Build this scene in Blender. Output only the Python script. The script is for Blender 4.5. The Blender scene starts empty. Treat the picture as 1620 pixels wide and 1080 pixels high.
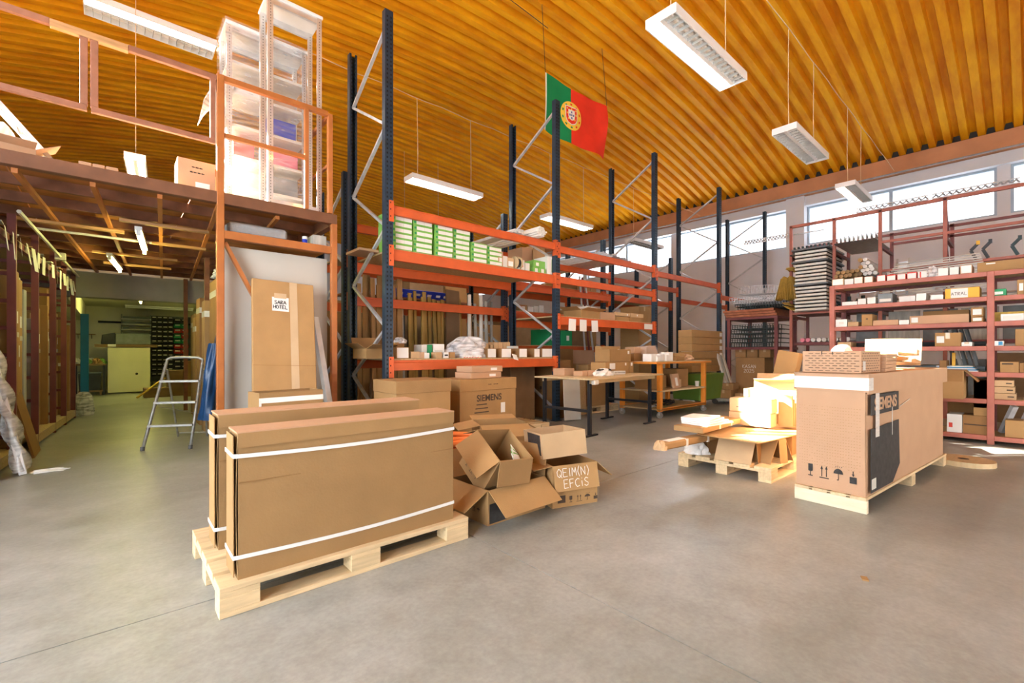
import bpy, bmesh, math, random
from mathutils import Matrix, Vector
random.seed(7)
SC = bpy.context.scene
COL = SC.collection

# ------------------------------------------------------------------ camera
CAM_H = 1.05
YAW = math.atan2(820, 720)                      # angle between view axis and the hall's X axis
cam_d = bpy.data.cameras.new('camera')
cam = bpy.data.objects.new('camera', cam_d); COL.objects.link(cam)
cam_d.sensor_width = 36; cam_d.lens = 16; cam_d.shift_y = 18 / 1620
cam_d.clip_start = 0.05; cam_d.clip_end = 200
cam.location = (0, 0, CAM_H)
cam.rotation_euler = (math.pi / 2, 0, YAW - math.pi / 2)
SC.camera = cam

# ------------------------------------------------------------------ world, sun, daylight
W = bpy.data.worlds.new('sky'); SC.world = W; W.use_nodes = True
nt = W.node_tree
bg = nt.nodes['Background']
bg.inputs[0].default_value = (0.86, 0.93, 1.0, 1); bg.inputs[1].default_value = 2.2

sd = bpy.data.lights.new('sun', 'SUN'); sun = bpy.data.objects.new('sun', sd); COL.objects.link(sun)
sd.energy = 85; sd.angle = math.radians(0.6); sd.color = (1.0, 0.93, 0.82)
SUN_DIR = Vector((0.79, -0.61, -0.419)).normalized()
sun.rotation_euler = SUN_DIR.to_track_quat('-Z', 'Y').to_euler()
sun.location = (-20, 20, 15)

def area(name, loc, target, sx, sy, power, color):
    d = bpy.data.lights.new(name, 'AREA'); d.shape = 'RECTANGLE'; d.size = sx; d.size_y = sy
    d.energy = power; d.color = color
    o = bpy.data.objects.new(name, d); COL.objects.link(o); o.location = loc
    o.rotation_euler = (Vector(target) - Vector(loc)).to_track_quat('-Z', 'Z').to_euler()
    return o
# daylight in the window bands and the open gate in the left wall beside the photographer
area('daylight_left_windows', (-3.35, 5.0, 4.7), (0, 5.0, 4.7), 8.8, 1.6, 1900, (0.90, 0.95, 1.0))
area('daylight_right_windows', (15.2, 8.2, 4.6), (0, 8.2, 4.6), 18.0, 1.3, 1750, (0.88, 0.94, 1.0))
area('daylight_gate', (-3.4, .9, 1.95), (0, .9, 1.95), 4.3, 3.7, 315, (0.88, 0.95, 1.0))

vs = SC.view_settings
SC.display_settings.display_device = 'sRGB'
vs.view_transform = 'Standard'; vs.look = 'None'; vs.gamma = 1.0; vs.use_curve_mapping = False
vs.exposure = 0.74

# ------------------------------------------------------------------ measuring helpers (survey of the hall)
_c, _s = math.cos(YAW), math.sin(YAW)
def _ray(px, py):
    r = (px - 810) / 720; u = (558 - py) / 720
    return _c + _s * r, _s - _c * r, u
def atY(px, py, y):
    d = _ray(px, py); t = y / d[1]; return Vector((t * d[0], y, CAM_H + t * d[2]))
def atX(px, py, x):
    d = _ray(px, py); t = x / d[0]; return Vector((x, t * d[1], CAM_H + t * d[2]))
def atZ(px, py, z):
    d = _ray(px, py); t = (z - CAM_H) / d[2]; return Vector((t * d[0], t * d[1], z))

# ------------------------------------------------------------------ materials
MATS = {}
def mat(name, col, rough=0.6, metal=0.0, amt=0.12, scale=6.0, bump=0.0, bscale=60.0, rnd=0.0,
        stretch=(1, 1, 1), world=False, spec=0.4, alpha=None, emit=None, col2=None, detail=4.0):
    m = bpy.data.materials.new(name); m.use_nodes = True; MATS[name] = m
    N = m.node_tree.nodes; L = m.node_tree.links
    b = N['Principled BSDF']
    b.inputs['Roughness'].default_value = rough; b.inputs['Metallic'].default_value = metal
    b.inputs['Specular IOR Level'].default_value = spec
    if emit:
        b.inputs['Emission Color'].default_value = (*emit[0], 1); b.inputs['Emission Strength'].default_value = emit[1]
    tc = N.new('ShaderNodeTexCoord'); mp = N.new('ShaderNodeMapping')
    if world:
        g = N.new('ShaderNodeNewGeometry'); L.new(g.outputs['Position'], mp.inputs['Vector'])
    else:
        L.new(tc.outputs['Object'], mp.inputs['Vector'])
    mp.inputs['Scale'].default_value = stretch
    no = N.new('ShaderNodeTexNoise'); no.inputs['Scale'].default_value = scale; no.inputs['Detail'].default_value = detail
    L.new(mp.outputs[0], no.inputs['Vector'])
    rp = N.new('ShaderNodeValToRGB'); L.new(no.outputs['Fac'], rp.inputs[0])
    c2 = col2 or tuple(min(1, c * (1 + amt)) for c in col)
    c1 = tuple(c * (1 - amt) for c in col)
    rp.color_ramp.elements[0].position = 0.3; rp.color_ramp.elements[1].position = 0.7
    rp.color_ramp.elements[0].color = (*c1, 1); rp.color_ramp.elements[1].color = (*c2, 1)
    out = rp.outputs[0]
    if rnd:
        oi = N.new('ShaderNodeObjectInfo'); hs = N.new('ShaderNodeHueSaturation')
        mr = N.new('ShaderNodeMapRange'); mr.inputs[3].default_value = 1 - rnd; mr.inputs[4].default_value = 1 + rnd
        L.new(oi.outputs['Random'], mr.inputs[0]); L.new(mr.outputs[0], hs.inputs['Value']); L.new(out, hs.inputs['Color'])
        out = hs.outputs[0]
    L.new(out, b.inputs['Base Color'])
    if bump:
        n2 = N.new('ShaderNodeTexNoise'); n2.inputs['Scale'].default_value = bscale; n2.inputs['Detail'].default_value = 3
        L.new(mp.outputs[0], n2.inputs['Vector'])
        bp = N.new('ShaderNodeBump'); bp.inputs['Strength'].default_value = bump; bp.inputs['Distance'].default_value = 0.01
        L.new(n2.outputs['Fac'], bp.inputs['Height']); L.new(bp.outputs[0], b.inputs['Normal'])
    if alpha is not None:
        b.inputs['Alpha'].default_value = alpha
    return m

mat('cardboard', (0.37, 0.215, 0.085), 0.8, amt=0.07, scale=5, bump=0.12, bscale=90, rnd=0.13)
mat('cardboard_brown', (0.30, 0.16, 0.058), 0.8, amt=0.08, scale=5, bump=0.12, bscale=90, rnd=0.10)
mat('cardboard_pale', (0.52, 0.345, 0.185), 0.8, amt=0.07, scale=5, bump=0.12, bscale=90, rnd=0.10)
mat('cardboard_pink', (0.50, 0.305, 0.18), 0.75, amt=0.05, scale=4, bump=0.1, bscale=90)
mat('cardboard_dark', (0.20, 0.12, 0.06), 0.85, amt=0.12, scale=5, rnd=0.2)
mat('tape', (0.55, 0.40, 0.24), 0.25, amt=0.05, spec=0.5)
mat('clear_tape', (0.78, 0.75, 0.70), 0.22, amt=0.08, scale=14, stretch=(1, 1, 6), spec=0.6)
mat('paper_white', (0.80, 0.79, 0.76), 0.7, amt=0.04, scale=3, rnd=0.05)
mat('ink_black', (0.02, 0.02, 0.02), 0.7, amt=0.1)
mat('ink_brown', (0.07, 0.045, 0.03), 0.75, amt=0.15, scale=20)
mat('print_charcoal', (0.035, 0.032, 0.03), 0.7, amt=0.3, scale=30)
mat('chalk', (0.78, 0.74, 0.66), 0.9, amt=0.1, scale=60)
mat('strap', (0.80, 0.80, 0.78), 0.4, amt=0.03)
mat('pallet_wood', (0.66, 0.50, 0.29), 0.75, amt=0.14, scale=5, stretch=(1, 9, 9), bump=0.25, bscale=30, rnd=0.10)
mat('pallet_pale', (0.76, 0.66, 0.46), 0.75, amt=0.10, scale=5, stretch=(9, 1, 9), bump=0.2, bscale=30, rnd=0.06)
mat('particle_board', (0.45, 0.33, 0.17), 0.8, amt=0.18, scale=45, bump=0.1, rnd=0.06)
mat('plywood', (0.58, 0.44, 0.25), 0.6, amt=0.10, scale=4, stretch=(1, 8, 1), rnd=0.06)
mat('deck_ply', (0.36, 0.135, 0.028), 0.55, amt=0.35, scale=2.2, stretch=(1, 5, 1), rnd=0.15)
mat('joist_steel', (0.20, 0.075, 0.035), 0.6, amt=0.25, scale=8)
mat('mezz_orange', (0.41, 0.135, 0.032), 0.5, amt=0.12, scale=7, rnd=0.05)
mat('rail_brown', (0.31, 0.13, 0.075), 0.55, amt=0.16, scale=9, rnd=0.05)
mat('edge_brown', (0.16, 0.065, 0.030), 0.55, amt=0.2, scale=8)
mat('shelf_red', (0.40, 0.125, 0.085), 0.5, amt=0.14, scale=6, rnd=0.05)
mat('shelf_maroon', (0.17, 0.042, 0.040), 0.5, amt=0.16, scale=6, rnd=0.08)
mat('rack_blue', (0.020, 0.042, 0.072), 0.38, metal=0.25, amt=0.25, scale=9, rnd=0.08)
mat('rack_slot', (0.004, 0.004, 0.006), 0.8)
mat('rack_orange', (0.60, 0.105, 0.024), 0.42, amt=0.10, scale=6, rnd=0.06)
mat('galv', (0.55, 0.57, 0.60), 0.35, metal=0.35, amt=0.14, scale=14, rnd=0.06)
mat('alu', (0.70, 0.71, 0.72), 0.32, metal=0.7, amt=0.08, scale=10)
mat('alu_dull', (0.36, 0.35, 0.32), 0.45, metal=0.6, amt=0.2, scale=18)
mat('white_steel', (0.80, 0.80, 0.79), 0.4, amt=0.03)
mat('lamp_white', (0.82, 0.83, 0.84), 0.35, amt=0.02)
mat('lamp_louvre', (0.72, 0.73, 0.72), 0.25, metal=0.4, amt=0.03)
mat('tube_on', (1, 1, 1), 0.4, emit=((1.0, 0.95, 0.84), 160))
mat('tube_dim', (1, 1, 1), 0.4, emit=((1.0, 0.93, 0.76), 70))
mat('tube_green', (1, 1, 1), 0.4, emit=((0.98, 0.93, 0.28), 42))
mat('tube_room', (1, 1, 1), 0.4, emit=((0.98, 0.93, 0.28), 110))
mat('cord', (0.74, 0.52, 0.30), 0.8, amt=0.1)
mat('cable_dark', (0.03, 0.028, 0.025), 0.6)
mat('wall_white', (0.76, 0.76, 0.80), 0.8, amt=0.06, scale=1.1, bump=0.05, bscale=30, world=True)
mat('wall_cream', (0.62, 0.60, 0.45), 0.8, amt=0.07, scale=1.5, world=True)
mat('beam_rust', (0.62, 0.29, 0.14), 0.75, amt=0.15, scale=1.4, world=True)
mat('concrete_grey', (0.42, 0.42, 0.40), 0.8, amt=0.12, scale=3, world=True)
mat('window_frame', (0.42, 0.50, 0.58), 0.5, amt=0.05)
mat('black_metal', (0.022, 0.022, 0.025), 0.45, metal=0.2, amt=0.2)
mat('black_plastic', (0.016, 0.017, 0.018), 0.5, amt=0.3, rnd=0.2)
mat('cart_orange', (0.70, 0.245, 0.03), 0.4, amt=0.08, scale=5)
mat('grey_panel', (0.52, 0.49, 0.43), 0.45, amt=0.04, scale=1.6)
mat('off_white', (0.66, 0.64, 0.58), 0.5, amt=0.05, scale=3, rnd=0.05)
mat('cream_cabinet', (0.66, 0.63, 0.44), 0.55, amt=0.05, scale=2)
mat('green_box', (0.20, 0.48, 0.09), 0.5, amt=0.08, rnd=0.10)
mat('green_dark', (0.012, 0.28, 0.10), 0.5, amt=0.08, rnd=0.10)
mat('green_bin', (0.12, 0.24, 0.04), 0.45, amt=0.08)
mat('blue_bin', (0.015, 0.045, 0.50), 0.4, amt=0.1, rnd=0.15)
mat('blue_sheet', (0.012, 0.22, 0.42), 0.5, amt=0.1)
mat('blue_tarp', (0.006, 0.038, 0.105), 0.35, amt=0.25, scale=10, bump=0.5, bscale=14)
mat('red_bin', (0.55, 0.02, 0.02), 0.4, amt=0.1, rnd=0.1)
mat('pink', (0.75, 0.22, 0.30), 0.5, amt=0.1)
mat('yellow', (0.78, 0.42, 0.02), 0.5, amt=0.08, rnd=0.1)
mat('yellow_old', (0.62, 0.40, 0.07), 0.6, amt=0.2, scale=20, rnd=0.15)
mat('red_paint', (0.62, 0.05, 0.03), 0.5, amt=0.08)
mat('hose_orange', (0.82, 0.20, 0.04), 0.45, amt=0.06)
mat('pvc_grey', (0.60, 0.60, 0.57), 0.4, amt=0.06, rnd=0.08)
mat('conduit_white', (0.78, 0.77, 0.72), 0.4, amt=0.05, rnd=0.05)
mat('mesh_dark', (0.03, 0.05, 0.055), 0.5, metal=0.4, amt=0.3, scale=14, rnd=0.2)
mat('slate', (0.14, 0.16, 0.17), 0.55, amt=0.2, rnd=0.15)
mat('board_tan', (0.42, 0.26, 0.11), 0.75, amt=0.22, scale=3, stretch=(8, 8, 1), rnd=0.22)
mat('board_ochre', (0.36, 0.23, 0.06), 0.75, amt=0.3, scale=3, stretch=(8, 8, 1), rnd=0.22)
mat('board_grey', (0.42, 0.42, 0.38), 0.7, amt=0.2, scale=3, stretch=(8, 8, 1), rnd=0.25)
mat('foam_grey', (0.22, 0.22, 0.22), 0.8, amt=0.15, scale=40, bump=0.4, bscale=80)
mat('flag_green', (0.0, 0.26, 0.085), 0.7, amt=0.05)
mat('flag_red', (0.80, 0.035, 0.012), 0.7, amt=0.05)
mat('flag_yellow', (0.88, 0.60, 0.06), 0.7, amt=0.05)
mat('flag_white', (0.82, 0.80, 0.76), 0.7, amt=0.03)
mat('flag_blue', (0.10, 0.14, 0.36), 0.7, amt=0.05)
mat('rust_board', (0.36, 0.12, 0.05), 0.6, amt=0.3, scale=9)
mat('wood_rail', (0.48, 0.26, 0.11), 0.6, amt=0.25, scale=4, stretch=(1, 8, 8))
mat('rubber', (0.09, 0.09, 0.085), 0.6)
mat('grit', (0.25, 0.21, 0.15), 0.9)

def clear_mat(name, col, alpha, rough):           # stretch film and bubble wrap: part see-through, part glossy
    m = bpy.data.materials.new(name); m.use_nodes = True; MATS[name] = m
    N = m.node_tree.nodes; L = m.node_tree.links
    b = N['Principled BSDF']; b.inputs['Base Color'].default_value = (*col, 1); b.inputs['Roughness'].default_value = rough
    tc = N.new('ShaderNodeTexCoord'); mp = N.new('ShaderNodeMapping'); mp.inputs['Scale'].default_value = (3, 3, 14)
    mp.inputs['Rotation'].default_value = (0.3, 0.2, 0)
    no = N.new('ShaderNodeTexNoise'); no.inputs['Scale'].default_value = 2.0; no.inputs['Detail'].default_value = 5
    L.new(tc.outputs['Object'], mp.inputs[0]); L.new(mp.outputs[0], no.inputs['Vector'])
    mr = N.new('ShaderNodeMapRange'); mr.inputs[1].default_value = 0.35; mr.inputs[2].default_value = 0.7
    mr.inputs[3].default_value = alpha * 0.45; mr.inputs[4].default_value = min(1, alpha * 1.6)
    L.new(no.outputs['Fac'], mr.inputs[0]); L.new(mr.outputs[0], b.inputs['Alpha'])
    bp = N.new('ShaderNodeBump'); bp.inputs['Strength'].default_value = 0.6; bp.inputs['Distance'].default_value = 0.02
    L.new(no.outputs['Fac'], bp.inputs['Height']); L.new(bp.outputs[0], b.inputs['Normal'])
clear_mat('stretch_film', (0.85, 0.86, 0.88), 0.2, 0.18)
clear_mat('bubble_wrap', (0.80, 0.80, 0.78), 0.75, 0.25)
clear_mat('poly_bag', (0.85, 0.86, 0.90), 0.7, 0.15)

def glass_mat():
    m = bpy.data.materials.new('window_glass'); m.use_nodes = True; MATS['window_glass'] = m
    N = m.node_tree.nodes; L = m.node_tree.links; N.remove(N['Principled BSDF'])
    t = N.new('ShaderNodeBsdfTransparent'); g = N.new('ShaderNodeBsdfGlossy'); g.inputs['Roughness'].default_value = 0.03
    x = N.new('ShaderNodeMixShader'); x.inputs[0].default_value = 0.07
    L.new(t.outputs[0], x.inputs[1]); L.new(g.outputs[0], x.inputs[2])
    L.new(x.outputs[0], N['Material Output'].inputs[0])
glass_mat()

def floor_mat():
    m = bpy.data.materials.new('floor_concrete'); m.use_nodes = True; MATS['floor_concrete'] = m
    N = m.node_tree.nodes; L = m.node_tree.links; b = N['Principled BSDF']
    g = N.new('ShaderNodeNewGeometry')
    def noise(s, d, rough=0.55, vec=None):
        n = N.new('ShaderNodeTexNoise'); n.inputs['Scale'].default_value = s; n.inputs['Detail'].default_value = d
        n.inputs['Roughness'].default_value = rough; L.new(vec or g.outputs['Position'], n.inputs['Vector']); return n
    n1 = noise(0.55, 6, 0.6); n2 = noise(5, 6, 0.7); n3 = noise(45, 2)
    r1 = N.new('ShaderNodeValToRGB'); L.new(n1.outputs['Fac'], r1.inputs[0])
    e = r1.color_ramp.elements; e[0].position = 0.33; e[0].color = (0.235, 0.243, 0.215, 1); e[1].position = 0.68; e[1].color = (0.395, 0.405, 0.380, 1)
    r2 = N.new('ShaderNodeValToRGB'); L.new(n2.outputs['Fac'], r2.inputs[0])
    e = r2.color_ramp.elements; e[0].position = 0.32; e[0].color = (0.80, 0.79, 0.76, 1); e[1].position = 0.62; e[1].color = (1.06, 1.06, 1.06, 1)
    mx = N.new('ShaderNodeMixRGB'); mx.blend_type = 'MULTIPLY'; mx.inputs[0].default_value = 1
    L.new(r1.outputs[0], mx.inputs[1]); L.new(r2.outputs[0], mx.inputs[2])
    r3 = N.new('ShaderNodeValToRGB'); L.new(n3.outputs['Fac'], r3.inputs[0])
    e = r3.color_ramp.elements; e[0].position = 0.3; e[0].color = (0.9, 0.9, 0.9, 1); e[1].position = 0.7; e[1].color = (1.05, 1.05, 1.05, 1)
    m2 = N.new('ShaderNodeMixRGB'); m2.blend_type = 'MULTIPLY'; m2.inputs[0].default_value = 1
    L.new(mx.outputs[0], m2.inputs[1]); L.new(r3.outputs[0], m2.inputs[2]); L.new(m2.outputs[0], b.inputs['Base Color'])
    mr = N.new('ShaderNodeMapRange'); mr.inputs[3].default_value = 0.24; mr.inputs[4].default_value = 0.5
    L.new(n2.outputs['Fac'], mr.inputs[0]); L.new(mr.outputs[0], b.inputs['Roughness'])
    b.inputs['Specular IOR Level'].default_value = 0.45
    bp = N.new('ShaderNodeBump'); bp.inputs['Strength'].default_value = 0.08; bp.inputs['Distance'].default_value = 0.01
    L.new(n2.outputs['Fac'], bp.inputs['Height']); L.new(bp.outputs[0], b.inputs['Normal'])
floor_mat()

def roof_mat():
    m = bpy.data.materials.new('roof_orange'); m.use_nodes = True; MATS['roof_orange'] = m
    N = m.node_tree.nodes; L = m.node_tree.links; b = N['Principled BSDF']
    g = N.new('ShaderNodeNewGeometry'); mp = N.new('ShaderNodeMapping'); mp.inputs['Scale'].default_value = (0.55, 2.6, 1)
    L.new(g.outputs['Position'], mp.inputs[0])
    n = N.new('ShaderNodeTexNoise'); n.inputs['Scale'].default_value = 1.3; n.inputs['Detail'].default_value = 6; n.inputs['Roughness'].default_value = 0.65
    L.new(mp.outputs[0], n.inputs['Vector'])
    r = N.new('ShaderNodeValToRGB'); L.new(n.outputs['Fac'], r.inputs[0])
    e = r.color_ramp.elements; e[0].position = 0.34; e[0].color = (0.74, 0.25, 0.004, 1); e[1].position = 0.66; e[1].color = (0.98, 0.47, 0.010, 1)
    L.new(r.outputs[0], b.inputs['Base Color']); b.inputs['Roughness'].default_value = 0.6
    b.inputs['Specular IOR Level'].default_value = 0.12
roof_mat()

# ------------------------------------------------------------------ mesh builder
class MB:
    def __init__(s): s.v = []; s.f = []
    def add(s, vs, fs):
        n = len(s.v); s.v += [tuple(p) for p in vs]; s.f += [tuple(i + n for i in q) for q in fs]; return s
    def box(s, x0, y0, z0, x1, y1, z1):
        return s.add([(x0, y0, z0), (x1, y0, z0), (x1, y1, z0), (x0, y1, z0), (x0, y0, z1), (x1, y0, z1), (x1, y1, z1), (x0, y1, z1)],
                     [(0, 3, 2, 1), (4, 5, 6, 7), (0, 1, 5, 4), (1, 2, 6, 5), (2, 3, 7, 6), (3, 0, 4, 7)])
    def hexa(s, b, t):                            # bottom quad and top quad, both counter-clockwise from above
        return s.add(list(b) + list(t), [(0, 3, 2, 1), (4, 5, 6, 7), (0, 1, 5, 4), (1, 2, 6, 5), (2, 3, 7, 6), (3, 0, 4, 7)])
    def bar(s, p0, p1, w, h, up=(0, 0, 1)):
        p0 = Vector(p0); p1 = Vector(p1); d = (p1 - p0).normalized(); u = Vector(up)
        if abs(d.dot(u)) > 0.98: u = Vector((0, 1, 0))
        a = d.cross(u).normalized() * (w / 2); b = a.cross(d).normalized() * (h / 2)
        q = [-a - b, a - b, a + b, -a + b]
        return s.add([p0 + k for k in q] + [p1 + k for k in q], [(3, 2, 1, 0), (4, 5, 6, 7), (0, 1, 5, 4), (1, 2, 6, 5), (2, 3, 7, 6), (3, 0, 4, 7)])
    def tube(s, p0, p1, r, n=8, r2=None, caps=True):
        p0 = Vector(p0); p1 = Vector(p1); d = (p1 - p0).normalized(); u = Vector((0, 0, 1)) if abs(d.z) < 0.9 else Vector((1, 0, 0))
        a = d.cross(u).normalized(); b = a.cross(d)
        r2 = r if r2 is None else r2
        A = [p0 + a * math.cos(2 * math.pi * i / n) * r + b * math.sin(2 * math.pi * i / n) * r for i in range(n)]
        B = [p1 + a * math.cos(2 * math.pi * i / n) * r2 + b * math.sin(2 * math.pi * i / n) * r2 for i in range(n)]
        f = [(i, n + i, n + (i + 1) % n, (i + 1) % n) for i in range(n)]
        if caps: f += [tuple(range(n)), tuple(range(2 * n - 1, n - 1, -1))]
        return s.add(A + B, f)
    def path(s, pts, r, n=6, closed=False):
        pts = [Vector(p) for p in pts]; m = len(pts); base = len(s.v); prev = None
        for i, p in enumerate(pts):
            if closed: d = pts[(i + 1) % m] - pts[i - 1]
            else: d = pts[min(i + 1, m - 1)] - pts[max(i - 1, 0)]
            d.normalize()
            u = Vector((0, 0, 1)) if abs(d.z) < 0.95 else Vector((1, 0, 0))
            a = d.cross(u).normalized()
            if prev is not None and a.dot(prev) < 0: a = -a
            prev = a; b = a.cross(d)
            s.v += [tuple(p + (a * math.cos(2 * math.pi * k / n) + b * math.sin(2 * math.pi * k / n)) * r) for k in range(n)]
        for i in range(m if closed else m - 1):
            j = (i + 1) % m
            for k in range(n):
                s.f.append((base + i * n + k, base + i * n + (k + 1) % n, base + j * n + (k + 1) % n, base + j * n + k))
        if not closed:
            s.f.append(tuple(base + k for k in range(n))); s.f.append(tuple(base + (m - 1) * n + k for k in range(n - 1, -1, -1)))
        return s
    def prism(s, pts, o, u, v, w):                # 2D outline pts in plane (u,v) at o, thickness along w
        o = Vector(o); u = Vector(u); v = Vector(v); w = Vector(w); n = len(pts)
        A = [o + u * a + v * b for a, b in pts]; B = [p + w for p in A]
        return s.add(A + B, [tuple(range(n - 1, -1, -1)), tuple(range(n, 2 * n))] + [(i, (i + 1) % n, n + (i + 1) % n, n + i) for i in range(n)])
    def plate(s, q, t):                           # thin quad plate: 4 corners, thickness t along its normal
        q = [Vector(p) for p in q]; nrm = (q[1] - q[0]).cross(q[3] - q[0]).normalized() * t
        return s.add(q + [p + nrm for p in q], [(0, 3, 2, 1), (4, 5, 6, 7), (0, 1, 5, 4), (1, 2, 6, 5), (2, 3, 7, 6), (3, 0, 4, 7)])
    def grid(s, fn, nu, nv):
        base = len(s.v)
        for j in range(nv + 1):
            for i in range(nu + 1): s.v.append(tuple(fn(i / nu, j / nv)))
        for j in range(nv):
            for i in range(nu):
                a = base + j * (nu + 1) + i; s.f.append((a, a + 1, a + nu + 2, a + nu + 1))
        return s
    def mesh(s, name, material, bevel=0, smooth=False, fix=True):
        me = bpy.data.meshes.new(name); me.from_pydata(s.v, [], s.f)
        bm = bmesh.new(); bm.from_mesh(me)
        if fix: bmesh.ops.recalc_face_normals(bm, faces=bm.faces)
        if bevel: bmesh.ops.bevel(bm, geom=list(bm.edges), offset=bevel, segments=1, affect='EDGES', clamp_overlap=True)
        if smooth:
            for f in bm.faces: f.smooth = True
        bm.to_mesh(me); bm.free()
        me.materials.append(MATS[material]); return me

REG = {}
def link(name, me, parent=None, loc=(0, 0, 0), rot=(0, 0, 0)):
    o = bpy.data.objects.new(name, me); COL.objects.link(o); o.parent = parent
    o.location = loc; o.rotation_euler = rot; return o
def tag(o, label, cat, group=None, kind=None):
    o['label'] = label; o['category'] = cat
    if group: o['group'] = group
    if kind: o['kind'] = kind
    n = len(label.split())
    if n < 4 or n > 16: print('LABEL LENGTH', n, label)
    if label in REG and not (group and REG[label] == group): print('DUPLICATE LABEL', label)
    REG[label] = group
    return o
def thing(name, label, cat, loc=(0, 0, 0), rz=0.0, group=None, rot=None):
    o = link(name, None, None, loc, rot or (0, 0, rz)); o.empty_display_size = 0.1
    return tag(o, label, cat, group)
def part(name, mb, material, parent, bevel=0, smooth=False, label=None, kind=None):
    o = link(name, mb.mesh(name, material, bevel, smooth), parent)
    if label: o['label'] = label
    if kind: o['kind'] = kind
    return o
def inst(name, me, parent, loc=(0, 0, 0), rot=(0, 0, 0)): return link(name, me, parent, loc, rot)
def struct(name, mb, material, parent=None, **k):
    o = part(name, mb, material, parent, **k)
    if parent is None: o['kind'] = 'structure'
    return o
def copy_tree(o, parent=None):
    c = o.copy(); COL.objects.link(c); c.parent = parent
    for ch in list(o.children): copy_tree(ch, c)
    return c
ORD = ['first', 'second', 'third', 'fourth', 'fifth', 'sixth', 'seventh', 'eighth', 'ninth', 'tenth', 'eleventh', 'twelfth',
       'thirteenth', 'fourteenth', 'fifteenth', 'sixteenth', 'seventeenth', 'eighteenth', 'nineteenth', 'twentieth',
       'twenty-first', 'twenty-second', 'twenty-third', 'twenty-fourth', 'twenty-fifth', 'twenty-sixth', 'twenty-seventh',
       'twenty-eighth', 'twenty-ninth', 'thirtieth', 'thirty-first', 'thirty-second', 'thirty-third', 'thirty-fourth']

# ------------------------------------------------------------------ lettering
def text_mesh(body, size, material, bold=0.0, sx=1.0):
    cu = bpy.data.curves.new('lettering', 'FONT'); cu.body = body; cu.size = size; cu.offset = bold; cu.extrude = 0.0006
    cu.align_x = 'CENTER'; cu.align_y = 'CENTER'
    o = bpy.data.objects.new('lettering', cu); COL.objects.link(o)
    bpy.context.view_layer.update()
    me = bpy.data.meshes.new_from_object(o.evaluated_get(bpy.context.evaluated_depsgraph_get()))
    bpy.data.objects.remove(o); me.materials.clear(); me.materials.append(MATS[material])
    if sx != 1.0: me.transform(Matrix.Diagonal((sx, 1, 1, 1)))
    return me
STROKES = {  # simple hand-written capitals on a 0..1 x 0..1.5 grid
    'A': [[(0, 0), (.5, 1.5), (1, 0)], [(.2, .55), (.8, .55)]], 'C': [[(.95, 1.3), (.6, 1.5), (.1, 1.1), (.05, .5), (.4, 0), (.95, .2)]],
    'E': [[(.95, 1.5), (.1, 1.5), (.05, 0), (.95, .05)], [(.1, .78), (.75, .8)]], 'F': [[(.95, 1.5), (.1, 1.5), (.05, 0)], [(.1, .78), (.75, .8)]],
    'H': [[(.1, 1.5), (.1, 0)], [(.9, 1.5), (.9, 0)], [(.1, .75), (.9, .75)]], 'I': [[(.5, 1.5), (.5, 0)]],
    'L': [[(.1, 1.5), (.1, 0), (.95, 0)]], 'M': [[(0, 0), (.15, 1.5), (.5, .6), (.85, 1.5), (1, 0)]], 'N': [[(.05, 0), (.1, 1.5), (.9, 0), (.95, 1.5)]],
    'O': [[(.5, 1.5), (.05, 1), (.1, .3), (.5, 0), (.9, .3), (.95, 1), (.5, 1.5)]], 'Q': [[(.5, 1.5), (.05, 1), (.1, .3), (.5, 0), (.9, .3), (.95, 1), (.5, 1.5)], [(.55, .5), (1.05, -.15)]],
    'P': [[(.1, 0), (.1, 1.5), (.8, 1.4), (.85, .9), (.1, .7)]],
    'R': [[(.1, 0), (.1, 1.5), (.8, 1.4), (.8, .95), (.1, .75), (.95, 0)]], 'S': [[(.9, 1.3), (.5, 1.5), (.1, 1.2), (.3, .85), (.85, .55), (.8, .1), (.4, 0), (.05, .25)]],
    'T': [[(0, 1.5), (1, 1.5)], [(.5, 1.5), (.5, 0)]], '(': [[(.6, 1.7), (.25, .75), (.6, -.2)]], ')': [[(.4, 1.7), (.75, .75), (.4, -.2)]],
    'i': [[(.5, 1.0), (.5, 0)], [(.5, 1.4), (.52, 1.5)]], '0': [[(.5, 1.5), (.05, 1), (.1, .3), (.5, 0), (.9, .3), (.95, 1), (.5, 1.5)]],
    '2': [[(.05, 1.2), (.5, 1.5), (.9, 1.1), (.05, 0), (.95, 0)]], '5': [[(.9, 1.5), (.2, 1.5), (.15, .85), (.7, .85), (.85, .4), (.5, 0), (.05, .2)]],
    'V': [[(0, 1.5), (.5, 0), (1, 1.5)]], 'K': [[(.1, 0), (.1, 1.5)], [(.9, 1.5), (.1, .7), (.95, 0)]],
    '~': [[(0, .6), (.15, .9), (.3, .5), (.45, .95), (.6, .5), (.8, .8), (1, .6)]], ' ': []}
def stroke_mesh(lines, h, w, material, gap=1.35):       # lines of text drawn as thin ribbons lying in local XY, centred
    mb = MB(); k = h / 1.5
    for li, ln in enumerate(lines):
        x = -len(ln) * k * gap / 2
        for ch in ln:
            for st in STROKES[ch]:
                nx = -.2 * k if ch in 'Ii()' else 0
                pts = [Vector((x + nx + a * k + random.uniform(-.03, .03) * k, -li * h * 1.35 + b * k - h / 2 + (len(lines) - 1) * h * .67, 0)) for a, b in st]
                for p, q in zip(pts, pts[1:]): mb.bar(p, q, w, 0.0012)
            x += k * gap * (0.6 if ch in 'Ii()' else 1.0)
    return mb.mesh('lettering', material)
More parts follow.
